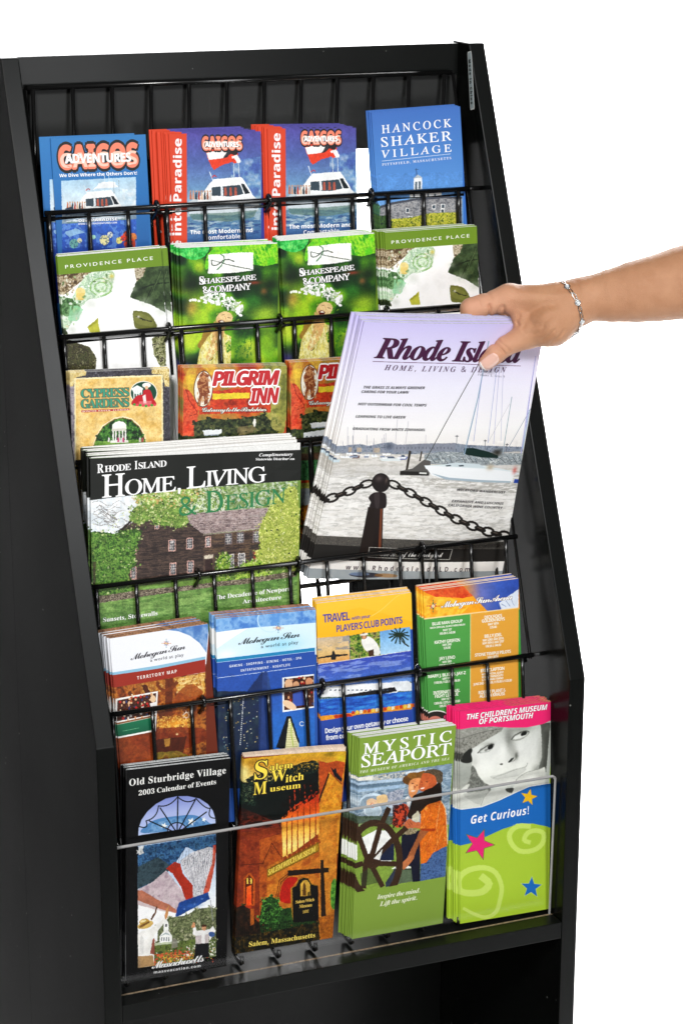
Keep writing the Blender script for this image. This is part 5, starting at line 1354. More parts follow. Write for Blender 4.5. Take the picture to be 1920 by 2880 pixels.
def art_R():
    a = Art(px(QUADS['R']), base='#7c9a3c', fr=10)
    a.P('#829e40', '90,360 740,280 740,1500 90,1600')
    ph = '120,615 700,530 656,1208 106,1305'
    a.cloud(['#8ca0b4', '#6c8498', '#b0c0cc', '#5c7488'], '118,615 700,530 680,900 110,900', 26, asp=3)
    a.f(12)
    a.P('#e8e4d8', '100,210 350,175 345,240 100,260').P('#dfe8ee', '780,120 1120,90 1050,150 800,160', .8)
    a.cloud(['#5c6c78', '#8c98a0', '#dcdcd8', '#a89c80'], '350,180 800,120 800,230 350,250', 26)
    for y, c in ((290, '#b8d0e8'), (390, '#a4c0dc')): a.P(c, [(80, y), (800, y - 90), (800, y - 40), (80, y + 32)], .85)
    a.P('#5c7488', '80,330 800,250 800,290 80,370', .8)
    a.E('#c8dcec', 350, 570, 200, 140).E('#8ca0b0', 350, 590, 190, 120).E('#d8e4ec', 340, 680, 130, 100).E('#b8ccd8', 340, 690, 110, 85).E('#c8d8e4', 620, 660, 60, 60)
    a.B('#e8f0f4', 100, 560, 60, 60, .8)
    a.cloud(['#3c4c38', '#5c6c58', '#4c5c5c'], '80,760 640,760 640,880 80,920', 40); a.P('#a8c078', '130,880 450,840 300,900 140,960', .7, sm=1)
    a.P('#f2f4ec', '60,900 760,840 760,1500 40,1560', .0)
    wheel_in = '165,1080 250,1000 380,960 480,960 545,1000 600,1050 620,1150 600,1400 300,1400 160,1400'
    a.P('#f4f6f0', '40,1180 120,1170 120,1390 40,1390'); a.P('#f4f6f0', '165,1080 380,960 560,970 620,1100 600,1400 340,1400 220,1290')
    a.P('#f4f6f0', '730,1290 820,1290 880,1500 600,1510 650,1480')
    # crew: trousers, girl, man
    a.P('#16182c', '750,1030 1010,960 1010,1680 900,1690 880,1480 720,1400 740,1200').P('#1c2440', '480,1190 640,1150 640,1390 440,1390')
    a.P('#3c5c94', '1090,1200 1390,1200 1370,1620 1010,1680 1020,1440').cloud(['#3c5888', '#5474a4', '#2c4470'], '1090,1210 1390,1210 1370,1620 1010,1680 1020,1440', 30)
    a.P('#5c6c54', '640,1510 880,1500 905,1680 640,1730').P('#3c4838', '640,1510 880,1500 880,1520 640,1535')
    a.P('#28304c', '520,1700 660,1490 640,1740 520,1760', .9)
    a.P('#c84828', '650,640 760,580 850,600 850,700 760,910 690,930 615,880').N('#301418', '620,600 850,580 800,930 620,930', 34, .5, .85); a.P('#f0ece8', '800,500 840,470 880,540 860,640 830,620', .9)
    a.P('#b0b4c0', '520,440 700,380 790,380 770,480 720,590 560,620').N('#6c7890', '520,400 790,380 770,560 540,610', 20, .54, .7)
    a.P('#f0c890', '400,480 500,450 545,480 545,560 470,600 400,570', sm=1); a.E('#f4c8a0', 325, 570, 78, 62).P('#d86848', '300,600 340,570 370,620 330,645', .7, sm=1).E('#f8e0c8', 335, 602, 14, 20)
    a.E('#6c4820', 905, 235, 145, 80, -5).E('#8c6028', 940, 180, 110, 50, 4).P('#7c5424', '960,140 1060,105 1150,130 1060,260 960,240')
    a.P('#e8945c', '880,240 1010,210 1030,300 980,400 920,500 860,470 845,360', sm=1); a.E('#fce8dc', 910, 400, 34, 11, -8).E('#5c2818', 905, 290, 16, 8).E('#5c2818', 965, 315, 14, 8).B('#f8c898', 890, 350, 40, 50, .7).P('#b85c34', '920,320 960,340 930,370')
    a.P('#2c2018', '930,460 1140,380 1300,280 1300,520 1200,600 1060,700 900,800 830,760 860,660 900,520', sm=1)
    a.P('#c05c30', '1050,150 1120,130 1220,170 1250,280 1180,360 1080,400 1020,400 990,350 1010,260', sm=1).E('#f8e8e0', 1045, 360, 30, 11, -10).E('#3c1408', 1105, 268, 18, 8).E('#3c1408', 1035, 272, 10, 8).P('#9c3c1c', '1040,270 1075,320 1030,330', .7).B('#e08850', 1080, 300, 50, 50, .5)
    a.cloud(['#4c4030', '#6c5c48', '#3c3024'], '1060,140 1110,95 1200,80 1290,100 1335,140 1330,260 1290,320 1250,270 1220,180 1130,140', 16)
    a.P('#20160f', '1180,350 1290,290 1310,540 1140,560 1050,420', .95, sm=1)
    a.cloud(['#d86414', '#e87c1c', '#c85410', '#f09038'], '1020,700 1110,600 1300,540 1370,640 1390,760 1400,1180 1300,1230 1200,1280 1100,1420 1020,1440 1005,1180', 80, asp=.4)
    a.P('#a83c0c', '1010,940 1230,940 1230,970 1130,985 1010,960').L('#f8e0b0', 8, '1310,540 1370,660 1390,900 1400,1160').L('#f0c080', 5, '1290,600 1240,940').L('#f8b060', 4, '1350,900 1220,1250')
    a.P('#9c5c34', '1010,960 1130,980 1000,1140 940,1290 900,1400 790,1500 745,1490 800,1420 850,1300 950,1100').P('#b87044', '740,1440 860,1330 930,1330 880,1420 800,1500 770,1520 750,1480', sm=1)
    a.P('#c86c44', '780,880 850,800 940,850 1005,850 1005,940 940,930 860,950 800,930', sm=1).L('#5c2814', 4, '830,850 880,910').L('#5c2814', 4, '860,830 905,890')
    a.P('#d8d4b8', '900,760 980,680 1005,740 1000,840 950,850 890,810', .9).P('#a89c7c', '760,1010 860,930 980,950 940,1010 820,1030').N('#5c5038', '760,1010 860,930 980,950 940,1010 820,1030', 14, .5, .6)
    # ship's wheel
    D = '#3f2a1a'
    R1 = [(430 - 60 + 350 * math.cos(t), 1390 + 530 * math.sin(t)) for t in np.linspace(0, 2 * math.pi, 44)]
    a.L(D, 92, [(x, y) for x, y in R1])
    a.E(D, 330, 1400, 120, 110)
    for p in ('300,1420 440,930 560,660', '330,1400 600,1120 800,940', '330,1430 700,1440', '270,1400 110,960 100,890', '300,1430 470,1740', '240,1440 210,1760', '180,1440 60,1480'): a.L(D, 74, p)
    a.L('#5c4028', 8, '230,940 430,860 560,880', .6)
    a.P('#f4f6f0', '350,1370 480,1230 440,1385', .95).P('#33402c', '160,1580 300,1490 420,1700 180,1760', .5)
    a.f(10)
    a.photo('110,600 705,520 665,1230 106,1330', 2.0, 8, .12)
    a.P('#829e40', '106,1306 660,1206 650,1500 90,1600')
    a.L('#ffffff', 2, '112,612 106,1306', .5)
    a.T('MYSTIC', 'r', 172, 474, 694, 392, 66, ls=1.25, bold=.01); a.T('SEAPORT', 'r', 160, 554, 690, 474, 72, ls=.97, bold=.01)
    a.T('THE MUSEUM OF AMERICA AND THE SEA', 'B', 152, 590, 680, 508, 15, '#f4f8e4', ls=1.25)
    a.T('Inspire the mind.', 'B', 252, 1340, 508, 1298, 25, '#f4f6dc', ls=.95); a.T('Lift the spirit.', 'B', 268, 1380, 490, 1340, 25, '#f4f6dc', ls=.95)
    return a

def art_S():
    a = Art(px(QUADS['S']), base='#a8d02c', fr=11)
    a.P('#bfc4bc', '60,400 1480,340 1420,1500 40,1700')
    a.R([(900, '#b4b8b0'), (1200, '#9ca098'), (1500, '#b8bab0')], '40,900 380,900 400,1500 40,1600')
    # dark background right of the face
    a.P('#4c4e48', '1290,400 1440,380 1380,1120 1260,1090 1320,900 1310,700', 1, sm=0); a.B('#6c6e66', 1400, 460, 50, 60, .6)
    # hair and neck
    a.R([(950, '#50524c'), (1400, '#6c6e68')], '290,1030 350,1060 400,1180 520,1290 560,1400 300,1420 180,1400 260,1220', sm=1)
    a.N('#b0b2aa', '290,1060 520,1290 540,1400 220,1400', 26, .56, .6, asp=.3)
    a.P('#d8dad0', '40,1500 180,1330 260,1300 220,1420 400,1520 420,1630 200,1660 40,1650', 1, sm=1)
    a.P('#b8bab2', '160,1450 420,1400 540,1400 420,1600', .8, sm=1)
    # face
    a.R([(450, '#c4c8c0'), (800, '#e2e4de'), (1100, '#eceee4'), (1340, '#d8dad0')], '290,760 420,640 700,500 760,440 1300,420 1315,640 1310,860 1270,1010 1180,1110 1000,1180 930,1300 740,1350 620,1350 480,1280 390,1180 340,1060 290,1010 300,930 280,820')
    a.B('#6c6e68', 830, 640, 70, 190, .8).B('#7c7e76', 1000, 480, 180, 50, .65).B('#8c8e86', 900, 820, 40, 130, .5).B('#3c3e38', 945, 870, 26, 60, .75).B('#f4f6ee', 760, 820, 70, 150, .8).B('#dfe1da', 1130, 830, 130, 150, .6)
    a.B('#9c9e96', 1290, 800, 50, 280, .55).B('#a8aaa2', 330, 960, 50, 70, .5).B('#f6f8f0', 480, 1000, 130, 130, .6).B('#8c8e86', 1230, 1060, 60, 60, .6)
    a.B('#aaaca4', 500, 690, 120, 26, .6)
    # cap
    a.cloud(['#7c7c74', '#a4a49c', '#8c8c84', '#5c5c54'], '90,480 450,440 760,440 720,510 500,640 400,700 320,760 270,770 170,850 80,920', 20)
    a.cloud(['#9c9c94', '#8a8a82', '#b0b0a8'], '100,490 460,450 700,450 560,510 380,540 90,640', 14, asp=2)
    a.L('#4c4c46', 6, '90,635 380,540 560,500 720,470').P('#2a2b28', '150,900 170,850 270,765 300,800 280,860 295,960 200,990 120,950', 1, sm=1).cloud(['#3c3c38', '#55554e'], '80,860 160,830 150,940 90,930', 14)
    # eyes
    a.P('#6c6e68', '380,830 440,770 560,690 622,700 615,740 560,800 470,830', .55, sm=1).P('#d8dad4', '420,815 500,755 590,715 612,735 560,790 470,825', sm=1).E('#1c1d1a', 565, 745, 48, 30, -35).E('#8c8e88', 500, 790, 30, 16, -30)
    a.L('#30312c', 9, '375,835 430,780 510,730 580,705 620,715', sm=1).L('#7c7e76', 5, '400,790 480,720 560,690 630,690', .7, sm=1)
    a.P('#70726a', '865,630 920,560 1050,500 1130,510 1120,560 1040,620 940,650', .55, sm=1).P('#dfe1da', '890,625 950,570 1050,535 1110,540 1060,590 960,628', sm=1).E('#1c1d1a', 1055, 545, 50, 28, -28)
    a.L('#30312c', 9, '868,632 915,580 1000,525 1090,505 1130,520', sm=1).L('#7c7e76', 4, '890,650 980,645 1070,600', .8, sm=1)
    # nose, mouth
    a.P('#2a2b28', '825,970 860,925 905,900 885,945 850,975', sm=1).L('#5c5e56', 6, '935,860 940,900 915,940 880,965', .8, sm=1).P('#3c3d38', '695,1005 720,990 745,995 730,1015', sm=1)
    a.P('#c6c8c0', '570,1180 700,1150 860,1090 980,1060 1060,1050 1090,1080 1010,1150 900,1190 700,1220 600,1215', .8, sm=1)
    a.L('#6c6e66', 5, '600,1205 720,1160 860,1110 980,1065 1080,1040 1110,980', .8, sm=1).L('#9c9e94', 4, '560,1180 590,1210 700,1225', .7)
    # fist and arm
    a.P('#d4d6cc', '930,1280 960,1220 1080,1130 1250,1080 1330,1050 1370,1070 1370,1260 1300,1300 1100,1370 900,1440 870,1420', sm=1); a.L('#5c5e58', 6, '935,1270 960,1215 1080,1130 1250,1080 1330,1052', .8, sm=1)
    a.B('#a8aaa0', 1300, 1200, 60, 50, .7).B('#f2f4ea', 1150, 1190, 90, 40, .7)
    a.P('#cfd1c8', '420,1630 470,1480 560,1400 740,1360 820,1400 880,1440 700,1530', sm=1).P('#3c3d38', '780,1370 900,1350 880,1420 830,1420', .9, sm=1).L('#6c6e66', 5, '425,1610 470,1490 540,1410')
    a.photo('60,440 1480,340 1420,1500 40,1700', 2, 22, .05, blur=3)
    # banners of colour
    a.P('#f02870', '60,200 90,215 1490,60 1490,330 1330,405 1100,455 850,458 600,440 300,455 100,490 60,500')
    a.f(10)
    a.P('#1c6cbc', '700,800 760,805 880,790 980,752 1080,705 1160,670 1250,655 1300,650 1300,920 1260,905 1180,890 1080,900 1000,925 900,970 820,1005 700,1035'); a.L('#f4f4ec', 4, '700,800 760,805 880,789 980,750 1080,703 1160,668 1250,653 1290,648', sm=0)
    a.R([(890, '#a8c83c'), (1480, '#aed038')], '700,1032 820,1004 900,968 1000,922 1080,897 1180,888 1250,905 1300,925 1300,1500 700,1560')
    sp = [(1160, 905), (1090, 905), (1045, 945), (1050, 1000), (1100, 1050), (1180, 1048), (1235, 1010), (1245, 950), (1200, 930), (1150, 945), (1130, 985), (1160, 1000)]
    def swirl(pts, w0, w1, c='#c8e468'):
        q = smooth_poly(pts_of(pts), False, 3); n = len(q)
        for i in range(n - 1): a.L(c, w0 + (w1 - w0) * i / n, [q[i], q[i + 1]])
    swirl(sp, 30, 26)
    swirl([(770, 1390), (830, 1420), (900, 1440), (960, 1410), (985, 1340), (995, 1260), (960, 1180), (890, 1150), (800, 1165), (745, 1210), (745, 1280), (800, 1300), (880, 1290), (920, 1245), (880, 1205)], 18, 44)
    star(a, '#f0b81c', 1157, 732, 52, .2, ol='#2c5c9c'); star(a, '#ec2478', 860, 1012, 90, .35, ol='#5c7c2c'); star(a, '#1c70c0', 1172, 1265, 64, .05, ol='#d0e878')
    a.T("THE CHILDREN'S MUSEUM", 'I', 788, 264, 1266, 202, 33, '#ffffff', ol='#8c1444', ow=.02, ls=.95, bold=.0); a.T('OF PORTSMOUTH', 'I', 860, 292, 1182, 253, 33, '#ffffff', ol='#8c1444', ow=.02, ls=.95)
    a.T('Get Curious!', 'I', 812, 892, 1156, 832, 48, '#ffffff', ls=1.05, bold=-.012)
    return a
# ------------------------------------------------------------------ turning artwork into folded paper
_inks = {}
def ink(h):
    if h not in _inks:
        _inks[h] = mat('ink_' + h.strip('#'), tuple(lin(c) for c in hexc(h)), .45, .35)
    return _inks[h]
M_paper = mat('uncoated_paper', (.80, .80, .78), .8, .2, noise=(700, .10))
M_paper2 = mat('grey_paper_edges', (.62, .63, .63), .8, .2, noise=(900, .3))

def art_material(name, im, rough=.42):
    m = bpy.data.materials.new(name)
    m.use_nodes = True
    nt = m.node_tree
    b = nt.nodes['Principled BSDF']
    t = nt.nodes.new('ShaderNodeTexImage')
    t.image = im
    t.extension = 'EXTEND'
    tc = nt.nodes.new('ShaderNodeTexCoord')
    nt.links.new(tc.outputs['UV'], t.inputs['Vector'])
    # slight paper mottle on the print, and faint waviness of the sheet
    n = nt.nodes.new('ShaderNodeTexNoise'); n.inputs['Scale'].default_value = 900; n.inputs['Detail'].default_value = 3
    nt.links.new(tc.outputs['Object'], n.inputs['Vector'])
    mr = nt.nodes.new('ShaderNodeMapRange'); mr.inputs['To Min'].default_value = .94; mr.inputs['To Max'].default_value = 1.03
    nt.links.new(n.outputs['Fac'], mr.inputs['Value'])
    mx = nt.nodes.new('ShaderNodeMix'); mx.data_type = 'RGBA'; mx.blend_type = 'MULTIPLY'; mx.inputs[0].default_value = 1
    nt.links.new(t.outputs['Color'], mx.inputs[6]); nt.links.new(mr.outputs['Result'], mx.inputs[7])
    nt.links.new(mx.outputs[2], b.inputs['Base Color'])
    n2 = nt.nodes.new('ShaderNodeTexNoise'); n2.inputs['Scale'].default_value = 14
    nt.links.new(tc.outputs['Object'], n2.inputs['Vector'])
    bp = nt.nodes.new('ShaderNodeBump'); bp.inputs['Strength'].default_value = .35; bp.inputs['Distance'].default_value = .003
    nt.links.new(n2.outputs['Fac'], bp.inputs['Height']); nt.links.new(bp.outputs['Normal'], b.inputs['Normal'])
    b.inputs['Roughness'].default_value = rough
    b.inputs['Specular IOR Level'].default_value = .2
    return m

class Sheet:
    """A cover held by its four corner positions; S(u, v, d) is the point d metres above its face."""
    def __init__(self, q, curl=0.0, sag=0.0, n=None, o=None):
        self.tl, self.tr, self.br, self.bl = [Vector(p) for p in q]
        self.o = self.bl.copy()
        self.n = (self.tr - self.tl).cross(self.tl - self.bl).normalized()
        if self.n.y > 0: self.n = -self.n
        if n is not None: self.n = Vector(n)
        if o is not None: self.o = Vector(o)
        self.curl, self.sag = curl, sag
    def S(self, u, v, d=0.0):
        p = (self.tl * (1 - u) + self.tr * u) * v + (self.bl * (1 - u) + self.br * u) * (1 - v)
        b = self.sag * 4 * u * (1 - u) + self.curl * max(0, u - .55) ** 2 * max(0, v - .6) * 12
        return p + self.n * (d + b) - self.o

def build_booklet(name, sh, art, t, page_mat, inset=.0006, spine=True, head=(0, 0), rough=.42):
    """cover sheet (front, spine wrap, back) + page block + lettering, as children of one thing"""
    im = art.image(name + '_artwork')
    m_art = art_material(name + '_print', im, rough)
    nx, ny = 8, 14
    v, uv, f, mi = [], [], [], []
    for j in range(ny + 1):
        for i in range(nx + 1):
            v.append(sh.S(i / nx, j / ny)); uv.append((i / nx, j / ny))
    for j in range(ny):
        for i in range(nx):
            a = j * (nx + 1) + i
            f.append((a, a + 1, a + nx + 2, a + nx + 1)); mi.append(0)
    b0 = len(v)
    for j in range(ny + 1):                       # spine wrap
        for k in range(3):
            v.append(sh.S(0, j / ny, -t * (k + 1) / 3)); uv.append((.012 * (k + 1) / 3, j / ny))
    for j in range(ny):
        cols0 = [j * (nx + 1)] + [b0 + j * 3 + k for k in range(3)]
        cols1 = [(j + 1) * (nx + 1)] + [b0 + (j + 1) * 3 + k for k in range(3)]
        for k in range(3):
            f.append((cols0[k], cols1[k], cols1[k + 1], cols0[k + 1])); mi.append(0)
    b1 = len(v)
    for j in range(ny + 1):
        for i in range(nx + 1):
            v.append(sh.S(i / nx, j / ny, -t)); uv.append((i / nx, j / ny))
    for j in range(ny):
        for i in range(nx):
            q = b1 + j * (nx + 1) + i
            f.append((q, q + nx + 1, q + nx + 2, q + 1)); mi.append(1)
    th = empty('booklet', sh.o)
    cov = mesh_obj('cover', v, f, m_art, th, uvs=uv, mats=[m_art, page_mat], midx=mi, smooth=False)
    # page block, following the same bend as the cover
    gu = [inset / .1 + (1 - 1.8 * inset / .1) * i / nx for i in range(nx + 1)]
    gv = [inset / .2 + (1 - 2 * inset / .2) * j / ny for j in range(ny + 1)]
    vv, ff = [], []
    for d in (-.00035, -t + .0003):
        for v_ in gv:
            for u_ in gu:
                hh = (head[0] + (head[1] - head[0]) * u_) / max(.1, (sh.tl - sh.bl).length) if v_ == gv[-1] else 0
                vv.append(sh.S(u_, v_ + hh, d))
    nn = (nx + 1) * (ny + 1)
    for j in range(ny):
        for i in range(nx):
            q = j * (nx + 1) + i
            ff += [(q, q + 1, q + nx + 2, q + nx + 1), (nn + q + nx + 1, nn + q + nx + 2, nn + q + 1, nn + q)]
    rim = list(range(nx + 1)) + [j * (nx + 1) + nx for j in range(1, ny + 1)] + [ny * (nx + 1) + i for i in range(nx - 1, -1, -1)] + [j * (nx + 1) for j in range(ny - 1, 0, -1)]
    for i in range(len(rim)):
        p_, q_ = rim[i], rim[(i + 1) % len(rim)]
        ff.append((p_, p_ + nn, q_ + nn, q_))
    mesh_obj('pages', vv, ff, page_mat, th)
    for s, st, a, b, upv, col, ol, ls, ow, bold in art.texts:
        _tx.append((text_curve(s, st, ls), st, a, b, upv, col, ol, ow, max(bold, 0), sh, th, len(_tx)))
    return th

def flush_text():
    hs = {st: text_curve('H', st, 1) for st in ST}
    bpy.context.view_layer.update()
    dg = bpy.context.evaluated_depsgraph_get()
    def grab(o):
        e = o.evaluated_get(dg)
        me = e.to_mesh()
        n = len(me.vertices)
        co = np.empty(n * 3); me.vertices.foreach_get('co', co)
        ps = [tuple(p.vertices) for p in me.polygons]
        e.to_mesh_clear()
        return co.reshape(-1, 3)[:, :2], ps
    caps = {st: grab(o)[0][:, 1].max() for st, o in hs.items()}
    groups = {}
    for (o, st, a, b, upv, col, ol, ow, bold, sh, th, idx) in _tx:
        co, ps = grab(o)
        if not len(co): continue
        x0, x1 = co[:, 0].min(), co[:, 0].max()
        passes = []
        if ol:
            rad = ow + bold
            passes += [(rad * math.cos(k * math.pi / 4), rad * math.sin(k * math.pi / 4), ol, .00012 + .000004 * k) for k in range(8)]
        if bold > .003:
            passes += [(bold * sx_, bold * sy_, col, .00018 + .000004 * k) for k, (sx_, sy_) in enumerate(((-1, 0), (1, 0), (0, .6), (0, -.6)))]
        passes.append((0, 0, col, .00020))
        g = groups.setdefault(th.name, (th, [], [], [], []))
        for sx_, sy_, cc, d in passes:
            X = (co[:, 0] + sx_ - x0) / (x1 - x0)
            Y = (co[:, 1] + sy_) / caps[st]
            u = a[0] + (b[0] - a[0]) * X + upv[0] * Y
            v = a[1] + (b[1] - a[1]) * X + upv[1] * Y
            n = len(g[1])
            if cc not in g[4]: g[4].append(cc)
            g[1].extend(sh.S(p, q, d + .0000015 * (idx % 3)) for p, q in zip(u, v))
            g[2].extend(tuple(i + n for i in p) for p in ps)
            g[3].extend([g[4].index(cc)] * len(ps))
    for th, v, f, mi, cols in groups.values():
        mesh_obj('lettering', v, f, None, th, mats=[ink(c) for c in cols], midx=mi)['kind'] = 'stuff'
    for t in list(_tx): bpy.data.objects.remove(t[0])
    for o in hs.values(): bpy.data.objects.remove(o)
    _tx.clear()

ORD = ['second', 'third', 'fourth', 'fifth', 'sixth', 'seventh', 'eighth', 'ninth', 'tenth']
def copy_booklet(th, off, with_text, label, group, tilt=0.0):
    c = th.copy(); COL.objects.link(c)
    c.location = Vector(th.location) + Vector(off)
    c.rotation_euler = (0, tilt, 0)
    for ch in list(th.children):
        if ch.name.startswith('lettering') and not with_text: continue
        d = ch.copy(); COL.objects.link(d); d.parent = c
    c['label'] = label; c['group'] = group
    return c
# ------------------------------------------------------------------ the stacks standing in the tiers
# key: artwork, thickness of one copy (m), copies behind, step per copy (x, y, z) in m, page stock, name, category, label of front copy, words for the copies, group, lettering on copies
STACKS = [
 ('A', art_A, .0014, 1, (-.0105, .0022, .0012), 0, 'brochure', 'blue scuba diving brochure with arched orange logo, at the left end of the top tier', 'blue diving brochure showing at the left edge behind the front one, top tier', 'blue diving brochures'),
 ('B', lambda: art_BC('B', 0, 0, 0), .0014, 7, (-.0020, .0018, .0004), 0, 'brochure', 'front brochure with red spine and purple dive boat cover, second stack of the top tier', 'red spined dive boat brochure, left hand stack of the two', 'red spined dive boat brochures'),
 ('C', lambda: art_BC('C', 453, -25, 0), .0014, 6, (-.0021, .0018, .0006), 0, 'brochure', 'front brochure with red spine and purple dive boat cover, beside the plain blue village brochure', 'red spined dive boat brochure, right hand stack of the two', 'red spined dive boat brochures'),
 ('D', art_D, .0014, 3, (-.0012, .0019, .0004), 0, 'brochure', 'bright blue village brochure with white serif title above a round stone barn', 'blue stone barn village brochure', 'blue stone barn brochures'),
 ('E', lambda: art_EH('E', 0, 0), .0014, 6, (.0002, .0017, .0002), 0, 'brochure', 'olive topped shopping brochure with white torso shape, front copy at left end of second tier', 'olive topped shopping brochure, left end of second tier', 'olive topped shopping brochures'),
 ('F', lambda: art_FG('F'), .0014, 7, (-.0008, .0018, .0002), 0, 'brochure', 'green theatre brochure with flower crowned woman, front copy right of the left olive stack', 'green theatre brochure of the left stack', 'green theatre brochures'),
 ('G', lambda: art_FG('G'), .0014, 7, (-.0003, .0018, .0002), 0, 'brochure', 'green theatre brochure with flower crowned woman, front copy left of the right olive stack', 'green theatre brochure of the right stack', 'green theatre brochures'),
 ('H', lambda: art_EH('H', 0, 0), .0014, 7, (-.0013, .0018, .0001), 0, 'brochure', 'olive topped shopping brochure with white torso shape, front copy above the hand', 'olive topped shopping brochure in the stack above the hand', 'olive topped shopping brochures'),
 ('I', art_I, .0014, 4, (-.0003, .0018, .0001), 0, 'brochure', 'tan gardens brochure with leather border and round red lady badge', 'tan gardens brochure', 'tan gardens brochures'),
 ('J', lambda: art_JK('J'), .0014, 4, (-.0003, .0018, .0003), 0, 'brochure', 'autumn coloured inn brochure with red slanted title, wholly clear of the held magazines', 'autumn inn brochure of the left stack', 'autumn inn brochures'),
 ('K', lambda: art_JK('K'), .0014, 4, (-.0002, .0018, .0003), 0, 'brochure', 'autumn coloured inn brochure half covered by the held lilac magazines', 'autumn inn brochure of the half covered stack', 'autumn inn brochures'),
 ('M1', art_M1, .0032, 5, (-.0007, .0036, .0012), 1, 'magazine', 'black topped home magazine with brown farmhouse cover, front copy of its stack', 'farmhouse magazine', 'farmhouse magazines'),
 ('L', art_L, .0014, 8, (-.0012, .0017, .0004), 2, 'brochure', 'casino territory map brochure with dark red band, left end of the fifth tier', 'territory map brochure', 'territory map brochures'),
 ('M', art_M, .0014, 6, (-.0005, .0018, .0006), 3, 'brochure', 'blue casino brochure with pale sun logo panel and skyscraper', 'blue casino brochure', 'blue casino brochures'),
 ('N', art_N, .0014, 4, (-.0005, .0018, .0008), 4, 'brochure', 'yellow topped travel points brochure with aeroplane, golfer and palm pictures', 'yellow topped travel brochure', 'yellow topped travel brochures'),
 ('O', art_O, .0014, 4, (-.0012, .0019, .0009), 4, 'brochure', 'arena show list brochure with green and orange columns', 'arena show list brochure', 'arena show list brochures'),
 ('P', art_P, .0011, 6, (-.0002, .0013, .0004), 5, 'brochure', 'black village events brochure with fanlight window and striped balloon', 'black balloon brochure', 'black balloon brochures'),
 ('Q', art_Q, .0014, 3, (-.0002, .0018, .0004), 4, 'brochure', 'orange and black witch museum brochure with glowing church window', 'orange witch museum brochure', 'orange witch museum brochures'),
 ('R', art_R, .0012, 8, (-.0012, .0014, .0004), 0, 'brochure', 'olive green seaport brochure with two people behind a ship wheel', 'olive seaport brochure', 'olive seaport brochures'),
 ('S', art_S, .0012, 7, (-.0014, .0014, .0006), 6, 'brochure', 'pink, blue and lime museum brochure with grey photo of a pouting child', 'pink topped children museum brochure', 'pink topped museum brochures'),
 ('T', art_T, .0017, 6, (-.0012, .0018, .0013), 7, 'magazine', 'lilac harbour magazine with bollard and chain cover, nearest of those held in the hand', 'lilac harbour magazine held in the hand', 'lilac harbour magazines in the hand'),
]
PAGE = [M_paper, M_paper, mat('brown_print_edges', (.33, .17, .09), .7, .3, noise=(500, .7)), mat('orange_brown_edges', (.42, .20, .10), .7, .3, noise=(350, .6)),
        mat('peach_edges', (.78, .62, .48), .7, .2, noise=(500, .2)), mat('grey_worn_edges', (.50, .52, .52), .8, .2, noise=(900, .45)),
        mat('pink_print_edges', (.75, .05, .20), .6, .3, noise=(500, .5)), mat('grey_lilac_edges', (.60, .61, .62), .8, .2, noise=(600, .2))]
HEAD = {'E': (.0012, .0012), 'F': (.0016, .0016), 'G': (.0016, .0016), 'H': (.0009, .0009), 'M1': (.0015, .0075), 'L': (.0016, .0016), 'M': (.0010, .0010), 'N': (.0012, .0012), 'O': (.0012, .0012),
        'P': (.0014, .0014), 'Q': (.0022, .0050), 'R': (.0010, .0016), 'S': (.0006, .0008), 'T': (.0005, .0005), 'D': (.0003, .0003), 'I': (.0003, .0003), 'J': (.0005, .0005), 'K': (.0005, .0005)}
rr = random.Random(12)
firsts = []
for key, fn, t, n, st, pm, nm, label, clabel, grp in STACKS:
    curl = {'Q': .004, 'M1': .006, 'T': .0}.get(key, .0008)
    sh = Sheet(QUADS[key][0], curl=curl, sag={'T': .004, 'M1': .001}.get(key, .0004))
    th = build_booklet(nm, sh, fn(), t, PAGE[pm], head=HEAD.get(key, (0, 0)))
    th.name = nm
    tag(th, label, nm, grp)
    firsts.append((key, th, n, st, t, clabel, grp))
# origin mark printed on the sticker
_q = [(W - .00054, *STK[i]) for i in (1, 2, 3, 0)]
_tx.append((text_curve('Made in China', 'S', 1.35), 'S', (.14, .26), (.90, .26), (0, .50), '#101212', None, 0, .03, Sheet(_q, n=(-1, 0, 0), o=(0, 0, 0)), stk, 0))
flush_text()
for key, th, n, st, t, clabel, grp in firsts:
    for i in range(1, n + 1):
        off = (st[0] * i + rr.uniform(-.0007, .0007), st[1] * i, st[2] * i + rr.uniform(-.0007, .0008))
        if key == 'E' and i >= 4: off = (off[0] + .0082, off[1], off[2] - .0028)
        lab = clabel if n == 1 else '%s copy back, %s' % (ORD[i - 1], clabel)
        copy_booklet(th, off, key in 'BC' and i in (1, 3, 5), lab, grp, rr.uniform(-.006, .006))
    print(key, len(th.children))
# loose white slip behind the front casino brochures
# ------------------------------------------------------------------ the person's arm and hand
# local frame of the arm: x to the picture's right, y up, z towards the camera; 1 unit = HK metres, origin where the thumb lies on the front magazine
HK = .000153
HO = Vector((0.40445, 0.07925, 0.57585))
def HP(x, y, z):
    return HO + CAM_R * ((x - 430) * HK) + CAM_U * ((630 - y) * HK) - CAM_F * (z * HK)

def sd_cone(P, a, b, ra, rb):
    a = np.array(a, float); b = np.array(b, float)
    ab = b - a
    t = np.clip(((P - a) @ ab) / (ab @ ab), 0, 1)
    return np.sqrt((((P - a) - t[..., None] * ab) ** 2).sum(-1)) - (ra + (rb - ra) * t)

def smin(a, b, k):
    h = np.clip(.5 + .5 * (b - a) / k, 0, 1)
    return b * (1 - h) + a * h - k * h * (1 - h)

